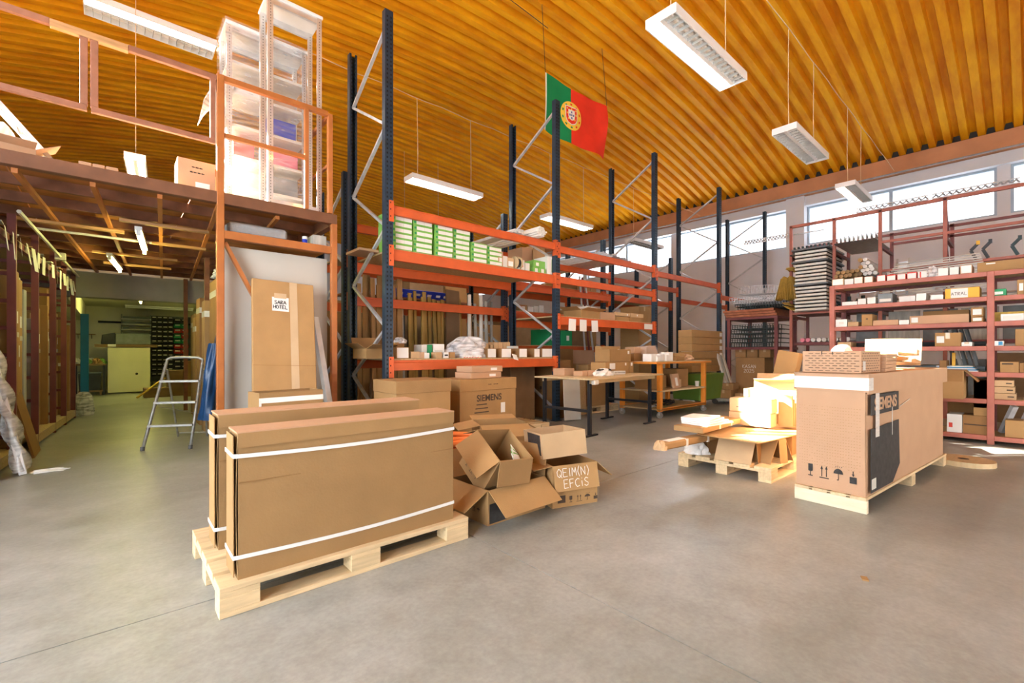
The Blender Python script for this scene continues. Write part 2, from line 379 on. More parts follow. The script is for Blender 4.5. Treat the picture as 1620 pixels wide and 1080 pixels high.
def on_face(me, parent, o, u, v, lift=0.0015, name='lettering'):
    """lay a flat mesh with its local X along u and Y along v at point o (parent space)"""
    u = Vector(u).normalized(); v = Vector(v).normalized(); n = u.cross(v)
    ob = link(name, me, parent)
    M = Matrix((u, v, n)).transposed().to_4x4(); M.translation = Vector(o) + n * lift
    ob.matrix_local = M
    return ob

# ------------------------------------------------------------------ generic boxes
def lab(mb_parent, o, u, v, w, h, material='paper_white', name='paper_label', t=0.001):
    mb = MB().box(-w / 2, -h / 2, 0, w / 2, h / 2, t)
    return on_face(mb.mesh(name, material), mb_parent, o, u, v, 0.0008, name)
def carton(name, label, cat, x0, y0, z0, w, d, h, rz=0.0, material='cardboard', group=None, tape=True, tape_dir='x', paper=None, bevel=0.004, tapemat='tape', lip=0):
    """closed carton standing on z0 with near-left corner at (x0,y0), w along local x, d along local y.
    paper: list of (face, u, v, pw, ph[, material]) ; face in f(ront, -y) l(eft, -x) t(op); u,v in 0..1"""
    t = thing(name, label, cat, (x0, y0, z0), rz, group)
    part('body', MB().box(0, 0, 0, w, d, h), material, t, bevel=min(bevel, w * .08, d * .08, h * .08))
    if tape:
        m = MB(); e = 0.0012; tw = min(0.05, w * .3, d * .3)
        if tape_dir == 'x':
            m.box(-e, d / 2 - tw / 2, h, w + e, d / 2 + tw / 2, h + e)
            for xx in (-e, w): m.box(xx, d / 2 - tw / 2, h - min(.09, h * .4), xx + e, d / 2 + tw / 2, h + e)
        else:
            m.box(w / 2 - tw / 2, -e, h, w / 2 + tw / 2, d + e, h + e)
            for yy in (-e, d): m.box(w / 2 - tw / 2, yy, h - min(.09, h * .4), w / 2 + tw / 2, yy + e, h + e)
        part('tape', m, tapemat, t)
    if lip:
        l = MB(); g = 0.006
        l.box(-g, -g, h - lip, w + g, d + g, h + g)
        part('lid', l, material, t, bevel=0.003)
    for p in (paper or []):
        f, u, v, pw, ph = p[:5]; pm = p[5] if len(p) > 5 else 'paper_white'
        if f == 'f': lab(t, (u * w, 0, v * h), (1, 0, 0), (0, 0, 1), pw, ph, pm)
        elif f == 'l': lab(t, (0, (1 - u) * d, v * h), (0, -1, 0), (0, 0, 1), pw, ph, pm)
        elif f == 't': lab(t, (u * w, v * d, h), (1, 0, 0), (0, 1, 0), pw, ph, pm)
    return t
def open_carton(name, label, cat, loc, rot, w, d, h, flaps, material='cardboard', inner='cardboard_brown', t=0.006, group=None):
    """open box centred on loc (base centre); flaps = dict side->(length, angle deg outward from vertical)"""
    T = thing(name, label, cat, loc, 0, group, rot=rot)
    m = MB(); x, y = w / 2, d / 2
    m.box(-x, -y, 0, x, y, t)
    m.box(-x, -y, t, x, -y + t, h).box(-x, y - t, t, x, y, h).box(-x, -y + t, t, -x + t, y - t, h).box(x - t, -y + t, t, x, y - t, h)
    part('body', m, material, T)
    for s, (ln, ang) in flaps.items():
        a = math.radians(ang); o = math.sin(a) * ln; up = math.cos(a) * ln
        f = MB()
        g = 0.004
        if s == 'f': q = [(-x + g, -y, h), (x - g, -y, h), (x - g, -y - o, h + up), (-x + g, -y - o, h + up)]
        elif s == 'b': q = [(x - g, y, h), (-x + g, y, h), (-x + g, y + o, h + up), (x - g, y + o, h + up)]
        elif s == 'l': q = [(-x, y - g, h), (-x, -y + g, h), (-x - o, -y + g, h + up), (-x - o, y - g, h + up)]
        else: q = [(x, -y + g, h), (x, y - g, h), (x + o, y - g, h + up), (x + o, -y + g, h + up)]
        f.plate(q, 0.004)
        part('flap', f, material, T)
    return T
# ================================================================== THE HALL
XL, XR, YF, YB = -3.0, 14.5, -4.5, 24.0
def zroof(x): return 6.95 - 0.0155 * (x - 5.8) ** 2

# floor: cast concrete slabs with saw-cut joints
fl = struct('floor', MB().box(XL - .3, YF - .3, -0.30, XR + .3, YB + .3, -0.03), 'grit')
xs = [XL - .3, 1.55, 6.6, 11.6, XR + .3]; ys = [YF - .3, -2.7, 2.3, 7.3, 12.3, 17.3, YB + .3]
for i in range(len(xs) - 1):
    for j in range(len(ys) - 1):
        g = 0.003
        part('slab', MB().box(xs[i] + g, ys[j] + g, -0.03, xs[i + 1] - g, ys[j + 1] - g, 0), 'floor_concrete', fl)

# arched roof of trapezoidal steel ribs
mb = MB(); pitch = 0.267; NX = 44; prof = [(0, 0), (0.122, 0), (0.146, 0.125), (0.243, 0.125)]
yy = []
k = 0
while YF - .2 + k * pitch < YB + .2:
    for a, b in prof: yy.append((YF - .2 + k * pitch + a, b))
    k += 1
for (y, dz) in yy:
    for i in range(NX + 1):
        x = XL - .1 + (XR - XL + .2) * i / NX; mb.v.append((x, y, zroof(x) + dz))
for j in range(len(yy) - 1):
    for i in range(NX):
        a = j * (NX + 1) + i; mb.f.append((a, a + NX + 1, a + NX + 2, a + 1))
struct('ceiling', mb, 'roof_orange')
# weathertight outer skin of the roof
mb = MB()
def skin(u, v):
    x = XL - .4 + (XR - XL + .8) * u; return (x, YF - .5 + (YB - YF + 1.0) * v, zroof(x) + 0.20)
mb.grid(skin, 44, 1)
struct('trim_1', mb, 'concrete_grey')['label'] = 'outer skin of the arched roof'

def wall_box(m, *a): m.box(*a)
# right wall: window band between 4.05 and 5.12
WZ0, WZ1 = 4.05, 5.12
cols = [(-4.5, -3.5), (0.28, 0.48), (4.11, 4.56), (7.98, 8.18), (11.9, 12.1), (15.8, 16.0), (19.7, 19.9), (23.6, 24.0)]
m = MB(); m.box(XR, YF, 0, XR + .3, YB, WZ0).box(XR, YF, WZ1, XR + .3, YB, 5.95)
for a, b in cols: m.box(XR, a, WZ0, XR + .3, b, WZ1)
struct('wall_right', m, 'wall_white')
struct('trim_2', MB().box(XR - .22, YF, 5.38, XR, YB, 5.80), 'beam_rust', bevel=.01)['label'] = 'rust coloured ring beam under the roof'
struct('trim_9', MB().box(XR - .16, YF, 5.801, XR - .002, YB, 5.97), 'cable_dark')['label'] = 'added dark strip painting the shade in the open rib ends'  # dark filler added so the rib recess ends read as shaded holes
struct('trim_3', MB().box(XR - .10, YF, 5.12, XR, YB, 5.375), 'wall_white')['label'] = 'pale lintel above the windows'
struct('trim_4', MB().box(XR - .20, 4.11, 0, XR, 4.56, 5.375), 'wall_white')['label'] = 'pale wall pilaster'
m = MB(); m.tube((XR - .26, YF + .2, 5.40), (XR - .26, YB - .2, 5.40), 0.022, 6)
struct('trim_5', m, 'galv')['label'] = 'grey conduit along the beam'
wn = 0
for (a, b), (c_, d_) in zip(cols, cols[1:]):
    wn += 1
    y0, y1 = b, c_
    fr = MB(); t = .05; xa, xb = XR + .08, XR + .16
    fr.box(xa, y0, WZ0, xb, y1, WZ0 + t).box(xa, y0, WZ1 - t, xb, y1, WZ1).box(xa, y0, WZ0 + t, xb, y0 + t, WZ1 - t).box(xa, y1 - t, WZ0 + t, xb, y1, WZ1 - t)
    w = struct('window_%d' % wn, fr, 'window_frame')
    ym = (y0 + y1) / 2
    part('mullion', MB().box(xa, ym - .035, WZ0 + t, xb, ym + .035, WZ1 - t), 'window_frame', w)
    for p0, p1 in ((y0 + t, ym - .035), (ym + .035, y1 - t)):
        part('pane', MB().box(xa + .03, p0, WZ0 + t, xa + .038, p1, WZ1 - t), 'window_glass', w)
# left wall with its own clerestory
m = MB(); LZ0, LZ1 = 4.0, 5.62
GY0, GY1, GZ = -1.25, 3.05, 3.8      # open loading gate
m.box(XL - .3, YF, 0, XL, GY0, LZ0).box(XL - .3, GY1, 0, XL, YB, LZ0).box(XL - .3, GY0, GZ, XL, GY1, LZ0).box(XL - .3, YF, LZ1, XL, YB, 5.95)
lc = [(-4.5, 0.85), (4.7, 6.4), (9.3, 24.0)]
for a, b in lc: m.box(XL - .3, a, LZ0, XL, b, LZ1)
struct('wall_left', m, 'wall_white')
for (a, b), (c_, d_) in zip(lc, lc[1:]):
    wn += 1; y0, y1 = b, c_; t = .05; xa, xb = XL - .16, XL - .08
    fr = MB().box(xa, y0, LZ0, xb, y1, LZ0 + t).box(xa, y0, LZ1 - t, xb, y1, LZ1).box(xa, y0, LZ0 + t, xb, y0 + t, LZ1 - t).box(xa, y1 - t, LZ0 + t, xb, y1, LZ1 - t)
    w = struct('window_%d' % wn, fr, 'window_frame')
    part('pane', MB().box(xa + .03, y0 + t, LZ0 + t, xa + .038, y1 - t, LZ1 - t), 'window_glass', w)
# unseen wall added outside to keep the sun out of the gate
struct('wall_sunblock', MB().box(-10.4, -14, 0, -10.0, 30, 7.45), 'wall_white')
struct('floor_yard', MB().box(-10.0, -14, -.3, -3.3, 30, -.02), 'concrete_grey')
# end walls follow the arch
def arch(m, x0, x1, z0, y, th):
    n = 24; top = [(x0 + (x1 - x0) * i / n, zroof(x0 + (x1 - x0) * i / n) + .16) for i in range(n + 1)]
    m.prism([(x0, z0), (x1, z0)] + top[::-1], (0, y, 0), (1, 0, 0), (0, 0, 1), (0, th, 0))
m = MB(); arch(m, XL, XR, 0, YB, .3); struct('wall_back', m, 'wall_white')
m = MB(); arch(m, XL, XR, 0, YF - .3, .3)
struct('wall_front', m, 'wall_white')

# ================================================================== BACK ROOM under and behind the mezzanine
m = MB(); m.box(XL, 10.35, 1.98, 2.3, 10.6, 2.40)
struct('trim_6', m, 'concrete_grey')['label'] = 'grey concrete lintel across the passage'
m = MB(); m.box(XL, 17.2, 0, 2.3, 17.4, 2.35); struct('wall_room_back', m, 'wall_cream')
m = MB(); m.box(2.1, 10.6, 0, 2.3, 17.2, 2.35); struct('wall_room_right', m, 'wall_cream')
m = MB(); m.box(XL, 10.6, 2.35, 2.3, 17.4, 2.47); struct('ceiling_room', m, 'wall_cream')
m = MB(); m.box(XL, 10.6, 1.95, -0.55, 17.2, 2.348); struct('trim_7', m, 'wall_cream')['label'] = 'cream boxed duct along the room'
m = MB(); m.tube((-.3, 17.12, 1.92), (2.05, 17.12, 1.92), 0.03, 6); struct('trim_8', m, 'black_metal')['label'] = 'dark pipe along the cream wall'

# ================================================================== MEZZANINE
MZ = thing('mezzanine', 'brown steel mezzanine with orange posts, guard rails and plywood deck', 'mezzanine', (0.75, 4.95, 0))
O = Vector((0.75, 4.95, 0))
def mpart(n, mbx, mt, **k):
    mbx.v = [(x - O.x, y - O.y, z - O.z) for x, y, z in mbx.v]
    return part(n, mbx, mt, MZ, **k)
mpart('post', MB().box(.72, 4.92, 0, .78, 4.98, 3.62), 'mezz_orange', bevel=.004)
mpart('post', MB().box(1.76, 4.92, 0, 1.82, 4.98, 2.43), 'mezz_orange', bevel=.004)
mpart('post', MB().box(1.725, 4.925, 2.54, 1.775, 4.975, 3.60), 'mezz_orange', bevel=.004)
mpart('baluster', MB().box(1.49, 4.93, 2.54, 1.53, 4.97, 3.58), 'mezz_orange', bevel=.003)
mpart('handrail', MB().box(.78, 4.925, 3.57, 1.725, 4.975, 3.62), 'mezz_orange', bevel=.003)
mpart('mid_rail', MB().box(.78, 4.93, 3.05, 1.49, 4.97, 3.09), 'mezz_orange', bevel=.003)
mpart('handrail', MB().box(1.73, 4.975, 3.57, 1.77, 6.2, 3.61), 'mezz_orange', bevel=.003)
mpart('mid_rail', MB().box(1.735, 4.975, 3.05, 1.765, 6.2, 3.085), 'mezz_orange', bevel=.003)
mpart('post', MB().box(1.725, 6.2, 2.54, 1.775, 6.25, 3.61), 'mezz_orange', bevel=.004)
# guard panels on the left
mpart('handrail', MB().box(-2.6, 4.93, 3.555, -.36, 4.97, 3.605), 'rail_brown', bevel=.003)
mpart('handrail', MB().box(-.36, 4.925, 3.545, .10, 4.975, 3.60), 'wood_rail', bevel=.003, label='rough timber length of handrail')
mpart('handrail', MB().box(.10, 4.93, 3.555, .72, 4.97, 3.605), 'rail_brown', bevel=.003)
mpart('mid_rail', MB().box(-2.6, 4.93, 2.97, -.152, 4.97, 3.015), 'rail_brown', bevel=.003)
mpart('mid_rail', MB().box(-.128, 4.93, 2.97, .67, 4.97, 3.015), 'rail_brown', bevel=.003)
mpart('baluster', MB().box(-.195, 4.93, 3.015, -.147, 4.97, 3.545), 'rail_brown', bevel=.003)
mpart('baluster', MB().box(-.133, 4.93, 3.015, -.085, 4.97, 3.545), 'rail_brown', bevel=.003)
mpart('baluster', MB().box(.67, 4.93, 2.97, .715, 4.97, 3.56), 'rail_brown', bevel=.003)
mpart('edge_beam', MB().box(-3, 4.925, 2.43, 1.82, 5.0, 2.535), 'edge_brown', bevel=.004)
mpart('side_beam', MB().box(1.75, 5.0, 2.41, 1.82, 10.35, 2.535), 'joist_steel')
mpart('shelf_beam', MB().box(.78, 4.92, 2.11, 1.76, 4.98, 2.185), 'mezz_orange', bevel=.003)
mpart('shelf_board', MB().box(.78, 4.98, 2.15, 1.76, 5.45, 2.175), 'deck_ply')
mpart('brace', MB().bar((.79, 4.975, 2.08), (1.30, 4.975, 1.05), .03, .06, up=(0, 1, 0)), 'mezz_orange')
for y in (5.5, 6.1, 6.7, 7.3, 7.9, 8.5, 9.1, 9.7, 10.25):
    mpart('joist', MB().box(-3, y - .02, 2.43, 1.75, y + .02, 2.52), 'joist_steel')
for x in (-2.2, -1.4, -.55, -.12, .31, .74, 1.25):
    mpart('runner', MB().bar((x, 5.0, 2.412), (x + .36, 10.35, 2.412), .035, .036), 'mezz_orange')
for j, y in enumerate([5.0, 5.5, 6.1, 6.7, 7.3, 7.9, 8.5, 9.1, 9.7]):
    y2 = [5.0, 5.5, 6.1, 6.7, 7.3, 7.9, 8.5, 9.1, 9.7, 10.35][j + 1]
    for i in range(4):
        xa = -3 + i * 1.1875
        mpart('bounce_sheet', MB().box(xa + .006, y + .006, 2.5382, xa + 1.178, y2 - .006, 2.5388), 'plywood')  # pale sheet added on the deck to bounce light up to the ceiling
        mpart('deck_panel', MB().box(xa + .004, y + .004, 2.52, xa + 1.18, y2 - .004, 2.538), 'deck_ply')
# packing timbers fixed under the deck round the lamps
for (x, y, l) in ((.05, 6.0, .75), (.1, 7.0, .8), (-.2, 8.1, .9), (-.1, 9.0, .8), (-.75, 6.6, .85)):
    mpart('batten', MB().box(x, y - .03, 2.365, x + l, y + .03, 2.392), 'wood_rail')
mpart('cable_pipe', MB().tube((-.62, 5.9, 2.30), (-.42, 10.3, 2.30), .018, 6).tube((-.62, 6.9, 2.36), (.35, 6.9, 2.36), .014, 6), 'off_white')
mpart('junction_box', MB().box(-.56, 8.3, 2.26, -.46, 8.4, 2.35), 'off_white')
for y in (7.7, 10.2):
    mpart('post', MB().box(1.76, y, 0, 1.82, y + .06, 2.43), 'mezz_orange')
    mpart('post', MB().box(.98, y, 0, 1.04, y + .06, 2.40), 'joist_steel')

# ================================================================== LAMPS
def louvre_lamp(label, x0, y, z, length, on, width=0.30, wires=True, rz=0.0, dim=False, cordlen=1.45):
    T = thing('louvre_lamp', label, 'lamp', (x0, y, z), rz, 'suspended louvre lamps'); L = length; w = width / 2; h = .085
    m = MB(); m.box(0, -w, h - .012, L, w, h).box(0, -w, 0, L, -w + .012, h - .012).box(0, w - .012, 0, L, w, h - .012).box(0, -w + .012, 0, .012, w - .012, h - .012).box(L - .012, -w + .012, 0, L, w - .012, h - .012)
    part('housing', m, 'lamp_white', T)
    part('spine', MB().box(.012, -.02, .01, L - .012, .02, h - .014), 'lamp_white', T)
    for s in (-1, 1):
        lit = (on == 'both') or (on == 'left' and s > 0) or (on == 'right' and s < 0)
        part('tube', MB().tube((.03, s * w * .52, .048), (L - .03, s * w * .52, .048), .016, 8), ('tube_dim' if dim else 'tube_on') if lit else 'lamp_white', T)
    bl = MB().box(-.002, -w + .013, .004, .002, -.021, .034).mesh('louvre_blade', 'lamp_louvre')
    br = MB().box(-.002, .021, .004, .002, w - .013, .034).mesh('louvre_blade', 'lamp_louvre')
    n = int(L / .085)
    for i in range(1, n):
        inst('louvre_blade', bl, T, (L * i / n, 0, 0)); inst('louvre_blade', br, T, (L * i / n, 0, 0))
    if wires:
        zr = zroof(x0 + L / 2) - z
        for k, xx in enumerate((.18, L - .18)):
            zr = zroof(x0 + xx) - z - .02 if rz == 0 else zroof(x0) - z
            top = min(zr, cordlen)
            part('cord', MB().path([(xx, 0, h), (xx + .01, .01, top * .4), (xx - .01, 0, top)], .006, 5), 'cord', T)
    return T
louvre_lamp('large louvred lamp nearest the camera, glowing along one side', 3.66, 2.17, 4.0, 1.5, 'left')
louvre_lamp('unlit louvred lamp hanging between the nearest lamp and the window', 6.74, 2.17, 4.0, 1.45, 'none')
louvre_lamp('louvred lamp hanging close in front of the right window band', 9.77, 2.17, 4.0, 1.35, 'left', dim=True)
louvre_lamp('louvred lamp hanging above the tall rack stacked with green boxes', 3.79, 7.0, 4.0, 1.5, 'both', dim=True)
louvre_lamp('louvred lamp hanging behind the rack post under the flag', 7.09, 7.0, 4.0, 1.5, 'both', dim=True)
louvre_lamp('louvred lamp hanging against the far window behind the third frame', 10.3, 7.0, 4.0, 1.45, 'none')
louvre_lamp('bright louvred lamp at top left over the mezzanine rail', -.28, 8.0, 5.5, 1.42, 'right', wires=False, width=.42, dim=True)
louvre_lamp('louvred lamp glowing low behind the stacks of green boxes', 6.2, 12.0, 4.0, 1.5, 'both', dim=True, cordlen=2.9)
for a, b, yq, zq in ((-2.8, 14.2, 2.17, None), (2.0, 14.2, 7.0, None)):
    pts = []
    for i in range(41):
        x = a + (b - a) * i / 40; pts.append((x, yq, min(zroof(x) - .05, 5.46 + .012 * math.sin(i * 1.7))))
    o = link('lamp_cable', MB().path(pts, .006, 5).mesh('lamp_cable', 'cord'))
    tag(o, 'beige cable slung along the ' + ('nearest' if yq < 3 else 'second') + ' row of hanging lamps', 'cable')
pts = [(-.5 + i * .9, 5.5 + i * .02, zroof(-.5 + i * .9) - .12 - .03 * math.sin(i * 2)) for i in range(8)]
tag(link('flag_wire', MB().path(pts, .006, 5).mesh('flag_wire', 'cable_dark')), 'thin dark wire running up the ceiling to the flag', 'wire')
def batten_lamp(label, p0, p1, material, z):
    T = thing('tube_lamp', label, 'lamp', (p0[0], p0[1], z), 0, 'bare tube lamps'); d = Vector((p1[0] - p0[0], p1[1] - p0[1], 0))
    n = Vector((-d.y, d.x, 0)).normalized()
    part('batten', MB().bar((0, 0, .045), d + Vector((0, 0, .045)), .06, .04), 'lamp_white', T)
    part('tube', MB().tube(d * .03, d * .97, .018, 8), material, T)
    for e in (.015, .985): part('socket', MB().bar(d * e - d.normalized() * .012, d * e + d.normalized() * .012, .035, .05), 'lamp_white', T)
    return T
batten_lamp('bare tube lamp under the deck, nearest the front edge', (.20, 6.05), (.30, 7.2), 'tube_green', 2.285)
batten_lamp('bare tube lamp under the deck, left of the first tube', (-.03, 7.9), (.09, 9.1), 'tube_green', 2.285)
batten_lamp('bare tube lamp on the cream ceiling beyond the lintel', (.46, 13.1), (.52, 14.3), 'tube_room', 2.27)
batten_lamp('unlit batten lamp across the cream ceiling of the back room', (.25, 15.9), (1.75, 15.9), 'lamp_white', 2.27)
T = louvre_lamp('glaring end-on lamp hanging low over the mezzanine deck edge', .20, 7.0, 3.33, 1.5, 'both', width=.2, wires=False, rz=math.radians(86))
part('cord', MB().path([(.2, 0, .085), (.2, 0, .6), (.2, 0, 2.9)], .003, 5), 'cord', T)
# ================================================================== PALLET RACKS
RX = [2.366 + 2.8 * k for k in range(5)]
def upright_meshes(H, w=.10, d=.075):
    m = MB(); t = .012
    m.prism([(-w / 2, -d / 2), (w / 2, -d / 2), (w / 2, d / 2), (w / 2 - .025, d / 2), (w / 2 - .025, d / 2 - t), (w / 2 - t, d / 2 - t),
             (w / 2 - t, -d / 2 + t), (-w / 2 + t, -d / 2 + t), (-w / 2 + t, d / 2 - t), (-w / 2 + .025, d / 2 - t), (-w / 2 + .025, d / 2), (-w / 2, d / 2)],
            (0, 0, 0), (1, 0, 0), (0, 1, 0), (0, 0, H))
    s = MB(); n = int((H - .1) / .05)
    for i in range(n):
        z = .06 + i * .05
        for x in (-.022, .022): s.box(x - .008, -d / 2 - .0012, z, x + .008, -d / 2, z + .022)
    return m.mesh('upright', 'rack_blue'), s.mesh('slots', 'rack_slot')
def frame(rack, x, y0, y1, H, um, sm, zz):
    for y, flip in ((y0, 0), (y1, math.pi)):
        u = inst('upright', um, rack, (x, y, 0), (0, 0, flip))
        so = inst('slots', sm, u); so['kind'] = 'stuff'
        if flip:
            so2 = inst('slots', sm, u, (0, 0, 0), (0, 0, math.pi)); so2['kind'] = 'stuff'
        part('foot_plate', MB().box(x - .07, y - .06, 0, x + .07, y + .06, .008), 'rack_blue', rack)
    for i in range(len(zz) - 1):
        a = (x, y0 + .03 if i % 2 == 0 else y1 - .03, zz[i]); b = (x, y1 - .03 if i % 2 == 0 else y0 + .03, zz[i + 1])
        part('brace', MB().bar(a, b, .035, .03), 'galv', rack)
def beam(rack, k, y, ztop, h=.12, x0=None, x1=None, side=-1):
    xa = RX[k] + .052 if x0 is None else x0; xb = RX[k + 1] - .052 if x1 is None else x1
    yo = y
    m = MB(); m.box(xa, yo - .025, ztop - h, xb, yo + .025, ztop - .028).box(xa, yo - .025 if side > 0 else yo - .012, ztop - .028, xb, yo + .025 if side < 0 else yo + .012, ztop)
    b = part('beam', m, 'rack_orange', rack, bevel=.003)
    for xx, s in ((xa, 1), (xb, -1)):
        c = MB().box(xx - .004, yo + side * .045, ztop - .2, xx + .004, yo - side * .02, ztop + .04)
        c.box(min(xx, xx - s * .055), yo + side * .042, ztop - .2, max(xx, xx - s * .055), yo + side * .038, ztop + .04)
        cc = part('connector', c, 'rack_orange', b)
        e = MB()
        for zz in (-.15, -.07, .005): e.box(xx - s * .035 - .006, yo + side * .0425 - .0008, ztop + zz, xx - s * .035 + .006, yo + side * .0425 + .0008, ztop + zz + .018)
        part('hook_holes', e, 'rack_slot', b, kind='stuff')
    return b
R1 = thing('pallet_rack', 'tall blue and orange pallet rack row with five frames', 'rack', (0, 0, 0))
um, sm = upright_meshes(4.95)
ZZ = [4.80, 4.25, 3.67, 3.08, 2.50, 1.92, 1.34, 0.76, 0.18]
for x in RX: frame(R1, x, 4.85, 5.87, 4.95, um, sm, ZZ)
for yb, sd_ in ((4.85, -1), (5.87, 1)):
    beam(R1, 0, yb, .965, side=sd_); beam(R1, 0, yb, 2.245, .13, side=sd_); beam(R1, 0, yb, 2.75, .11, side=sd_)
    beam(R1, 1, yb, 1.62, .13, side=sd_); beam(R1, 1, yb, 2.245, .11, side=sd_); beam(R1, 1, yb, 2.72, .11, side=sd_)
    beam(R1, 2, yb, 2.66, .11, side=sd_)
beam(R1, 3, 5.87, 2.42, .11, side=1); beam(R1, 3, 4.85, 2.42, .11, side=-1)
def shelf(rack, k, y0, y1, z, n=3):
    L = (RX[k + 1] - RX[k] - .12) / n
    for i in range(n):
        xa = RX[k] + .06 + i * L
        part('shelf_board', MB().box(xa + .002, y0 - .015, z - .024, xa + L - .002, y1 + .015, z - .004), 'particle_board', rack)
shelf(R1, 0, 4.89, 5.83, .985); shelf(R1, 0, 4.89, 5.83, 2.265); shelf(R1, 1, 4.89, 5.83, 1.64)
S1, S2, S3 = .9825, 2.2625, 1.6375         # shelf surfaces

R2 = thing('pallet_rack', 'shorter blue and orange pallet rack row behind the tall one', 'rack', (0, 0, 0))
um2, sm2 = upright_meshes(3.48)
ZZ2 = [3.35, 2.80, 2.25, 1.70, 1.15, 0.60, 0.10]
for x in RX[:4]: frame(R2, x, 6.09, 7.10, 3.48, um2, sm2, ZZ2)
for yb, sd_ in ((6.09, -1), (7.10, 1)):
    beam(R2, 0, yb, 1.825, .13, side=sd_); beam(R2, 0, yb, 2.40, .12, side=sd_)
    beam(R2, 1, yb, 2.33, .12, side=sd_); beam(R2, 1, yb, 1.80, .12, side=sd_); beam(R2, 1, yb, 1.18, .12, side=sd_)
    beam(R2, 2, yb, 2.33, .12, side=sd_)
shelf(R2, 0, 6.13, 7.06, 2.42); shelf(R2, 1, 6.13, 7.06, 2.35); shelf(R2, 1, 6.13, 7.06, 1.82); shelf(R2, 1, 6.13, 7.06, 1.20); shelf(R2, 2, 6.13, 7.06, 2.35)

# ------------------------------------------------------------------ goods on the racks
def rbox(px0, px1, pyt, y, z, depth, label, mt='cardboard', card=None, cat='box', name='carton', tape=False, group=None, minh=.03, tp='x', rz=0.0):
    a = atY(px0, pyt, y); b = atY(px1, pyt, y); h = max(minh, (a.z + b.z) / 2 - z); w = b.x - a.x
    pp = []
    if card == 'white': pp = [('f', .5, .5, w * .9, h * .9)]
    elif card: pp = [('f',) + tuple(card)]
    return carton(name, label, cat, a.x, y, z, w, depth, h, rz=rz, material=mt, paper=pp, tape=tape, bevel=.003, group=group, tape_dir=tp)

# stacks of green and white boxes on the upper shelf: each box has a green body and two white labels
gw, gd, gh = .262, .36, .0665
gm = MB().box(0, 0, 0, gw, gd, gh - .002).mesh('body', 'green_box')
gl = MB().box(0, -.0012, .012, .105, 0, gh - .014).mesh('paper_label', 'paper_white')
gdot = MB()
gdot.prism([(.014 * math.cos(i * math.pi / 5), .014 * math.sin(i * math.pi / 5)) for i in range(10)], (0, -.0014, gh / 2), (1, 0, 0), (0, 0, 1), (0, .0012, 0))
gdm = gdot.mesh('round_mark', 'green_dark')
colnames = ['leftmost', 'second', 'third', 'fourth', 'fifth', 'sixth']
for ci, (x0, n, yy_) in enumerate([(2.445, 7, 4.90), (2.72, 7, 4.90), (3.02, 6, 4.89), (3.30, 6, 4.91), (3.585, 4, 4.90), (3.865, 4, 4.92)]):
    for r in range(n):
        rw = 'bottom' if r == 0 else 'top' if r == n - 1 else ORD[r]
        T = thing('green_box', 'flat green and white box, %s%s in the %s stack on the upper shelf' % (rw, '' if rw in ('bottom', 'top') else ' up', colnames[ci]), 'box',
                  (x0 + random.uniform(-.004, .004), yy_ + random.uniform(-.008, .008), S2 + r * gh), 0, 'green and white boxes on the upper rack shelf')
        inst('body', gm, T); inst('paper_label', gl, T, (.045, 0, 0)); inst('paper_label', gl, T, (.152, 0, 0)); inst('round_mark', gdm, T, (.024, 0, 0))
U = 'on the upper rack shelf beside the green stacks'
rbox(788, 796, 398, 4.92, S2, .3, 'narrow pink-edged carton standing right of the shortest green stack', 'cardboard_pink', (.5, .4, .05, .08))
rbox(796, 803, 405, 4.92, S2, .3, 'slim white carton next to the pink-edged one on the upper shelf', 'off_white')
rbox(803, 813, 408, 4.93, S2, .3, 'white and pink carton left of the cable reel, upper shelf', 'cardboard_pale', (.5, .45, .09, .07))
rbox(821, 830, 411, 4.92, S2, .25, 'small red-marked white box right of the cable reel', 'paper_white', (.5, .5, .05, .05, 'red_paint'))
rbox(831, 838, 416, 4.92, S2, .25, 'small white carton between red-marked and green boxes', 'paper_white')
for i, (a, b, t) in enumerate(((844, 853, 423), (853.6, 863, 424))):
    rbox(a, b, t, 4.9, S2, .3, '%s square green box with white label at the shelf end' % ('left' if i == 0 else 'right'), 'green_dark' if 0 else 'green_box', (.5, .4, .06, .06), group='square green boxes')
tg = rbox(844.5, 863, 412.5, 4.95, atY(850, 423.5, 4.92).z + .004, .25, 'two-square green box lying on the pair of square green boxes', 'green_box', (.3, .5, .06, .05))
rbox(866, 877.5, 406, 4.9, S2, .3, 'pale blue and green upright box against the second rack upright', 'paper_white', (.75, .5, .06, .2, 'green_box'))
rbox(826, 842, 392, 5.35, S2, .35, 'pale carton at the back of the upper shelf above the reel', 'cardboard_pink')
rbox(843, 862, 390, 5.35, S2, .35, 'buff carton at the back of the upper shelf near the upright', 'cardboard_pale')
T = thing('cable_reel', 'small wooden cable reel standing on the upper rack shelf', 'reel', (atY(817, 420, 4.95).x, 4.95, S2 + .095))
part('flange', MB().tube((-.05, 0, 0), (-.035, 0, 0), .095, 16), 'plywood', T); part('flange', MB().tube((.035, 0, 0), (.05, 0, 0), .095, 16), 'plywood', T)
part('winding', MB().tube((-.035, 0, 0), (.035, 0, 0), .07, 14), 'black_plastic', T)
rbox(568, 600, 402, 5.2, S2, .4, 'crumpled pale carton on the upper shelf behind the first frame brace', 'cardboard_pink')

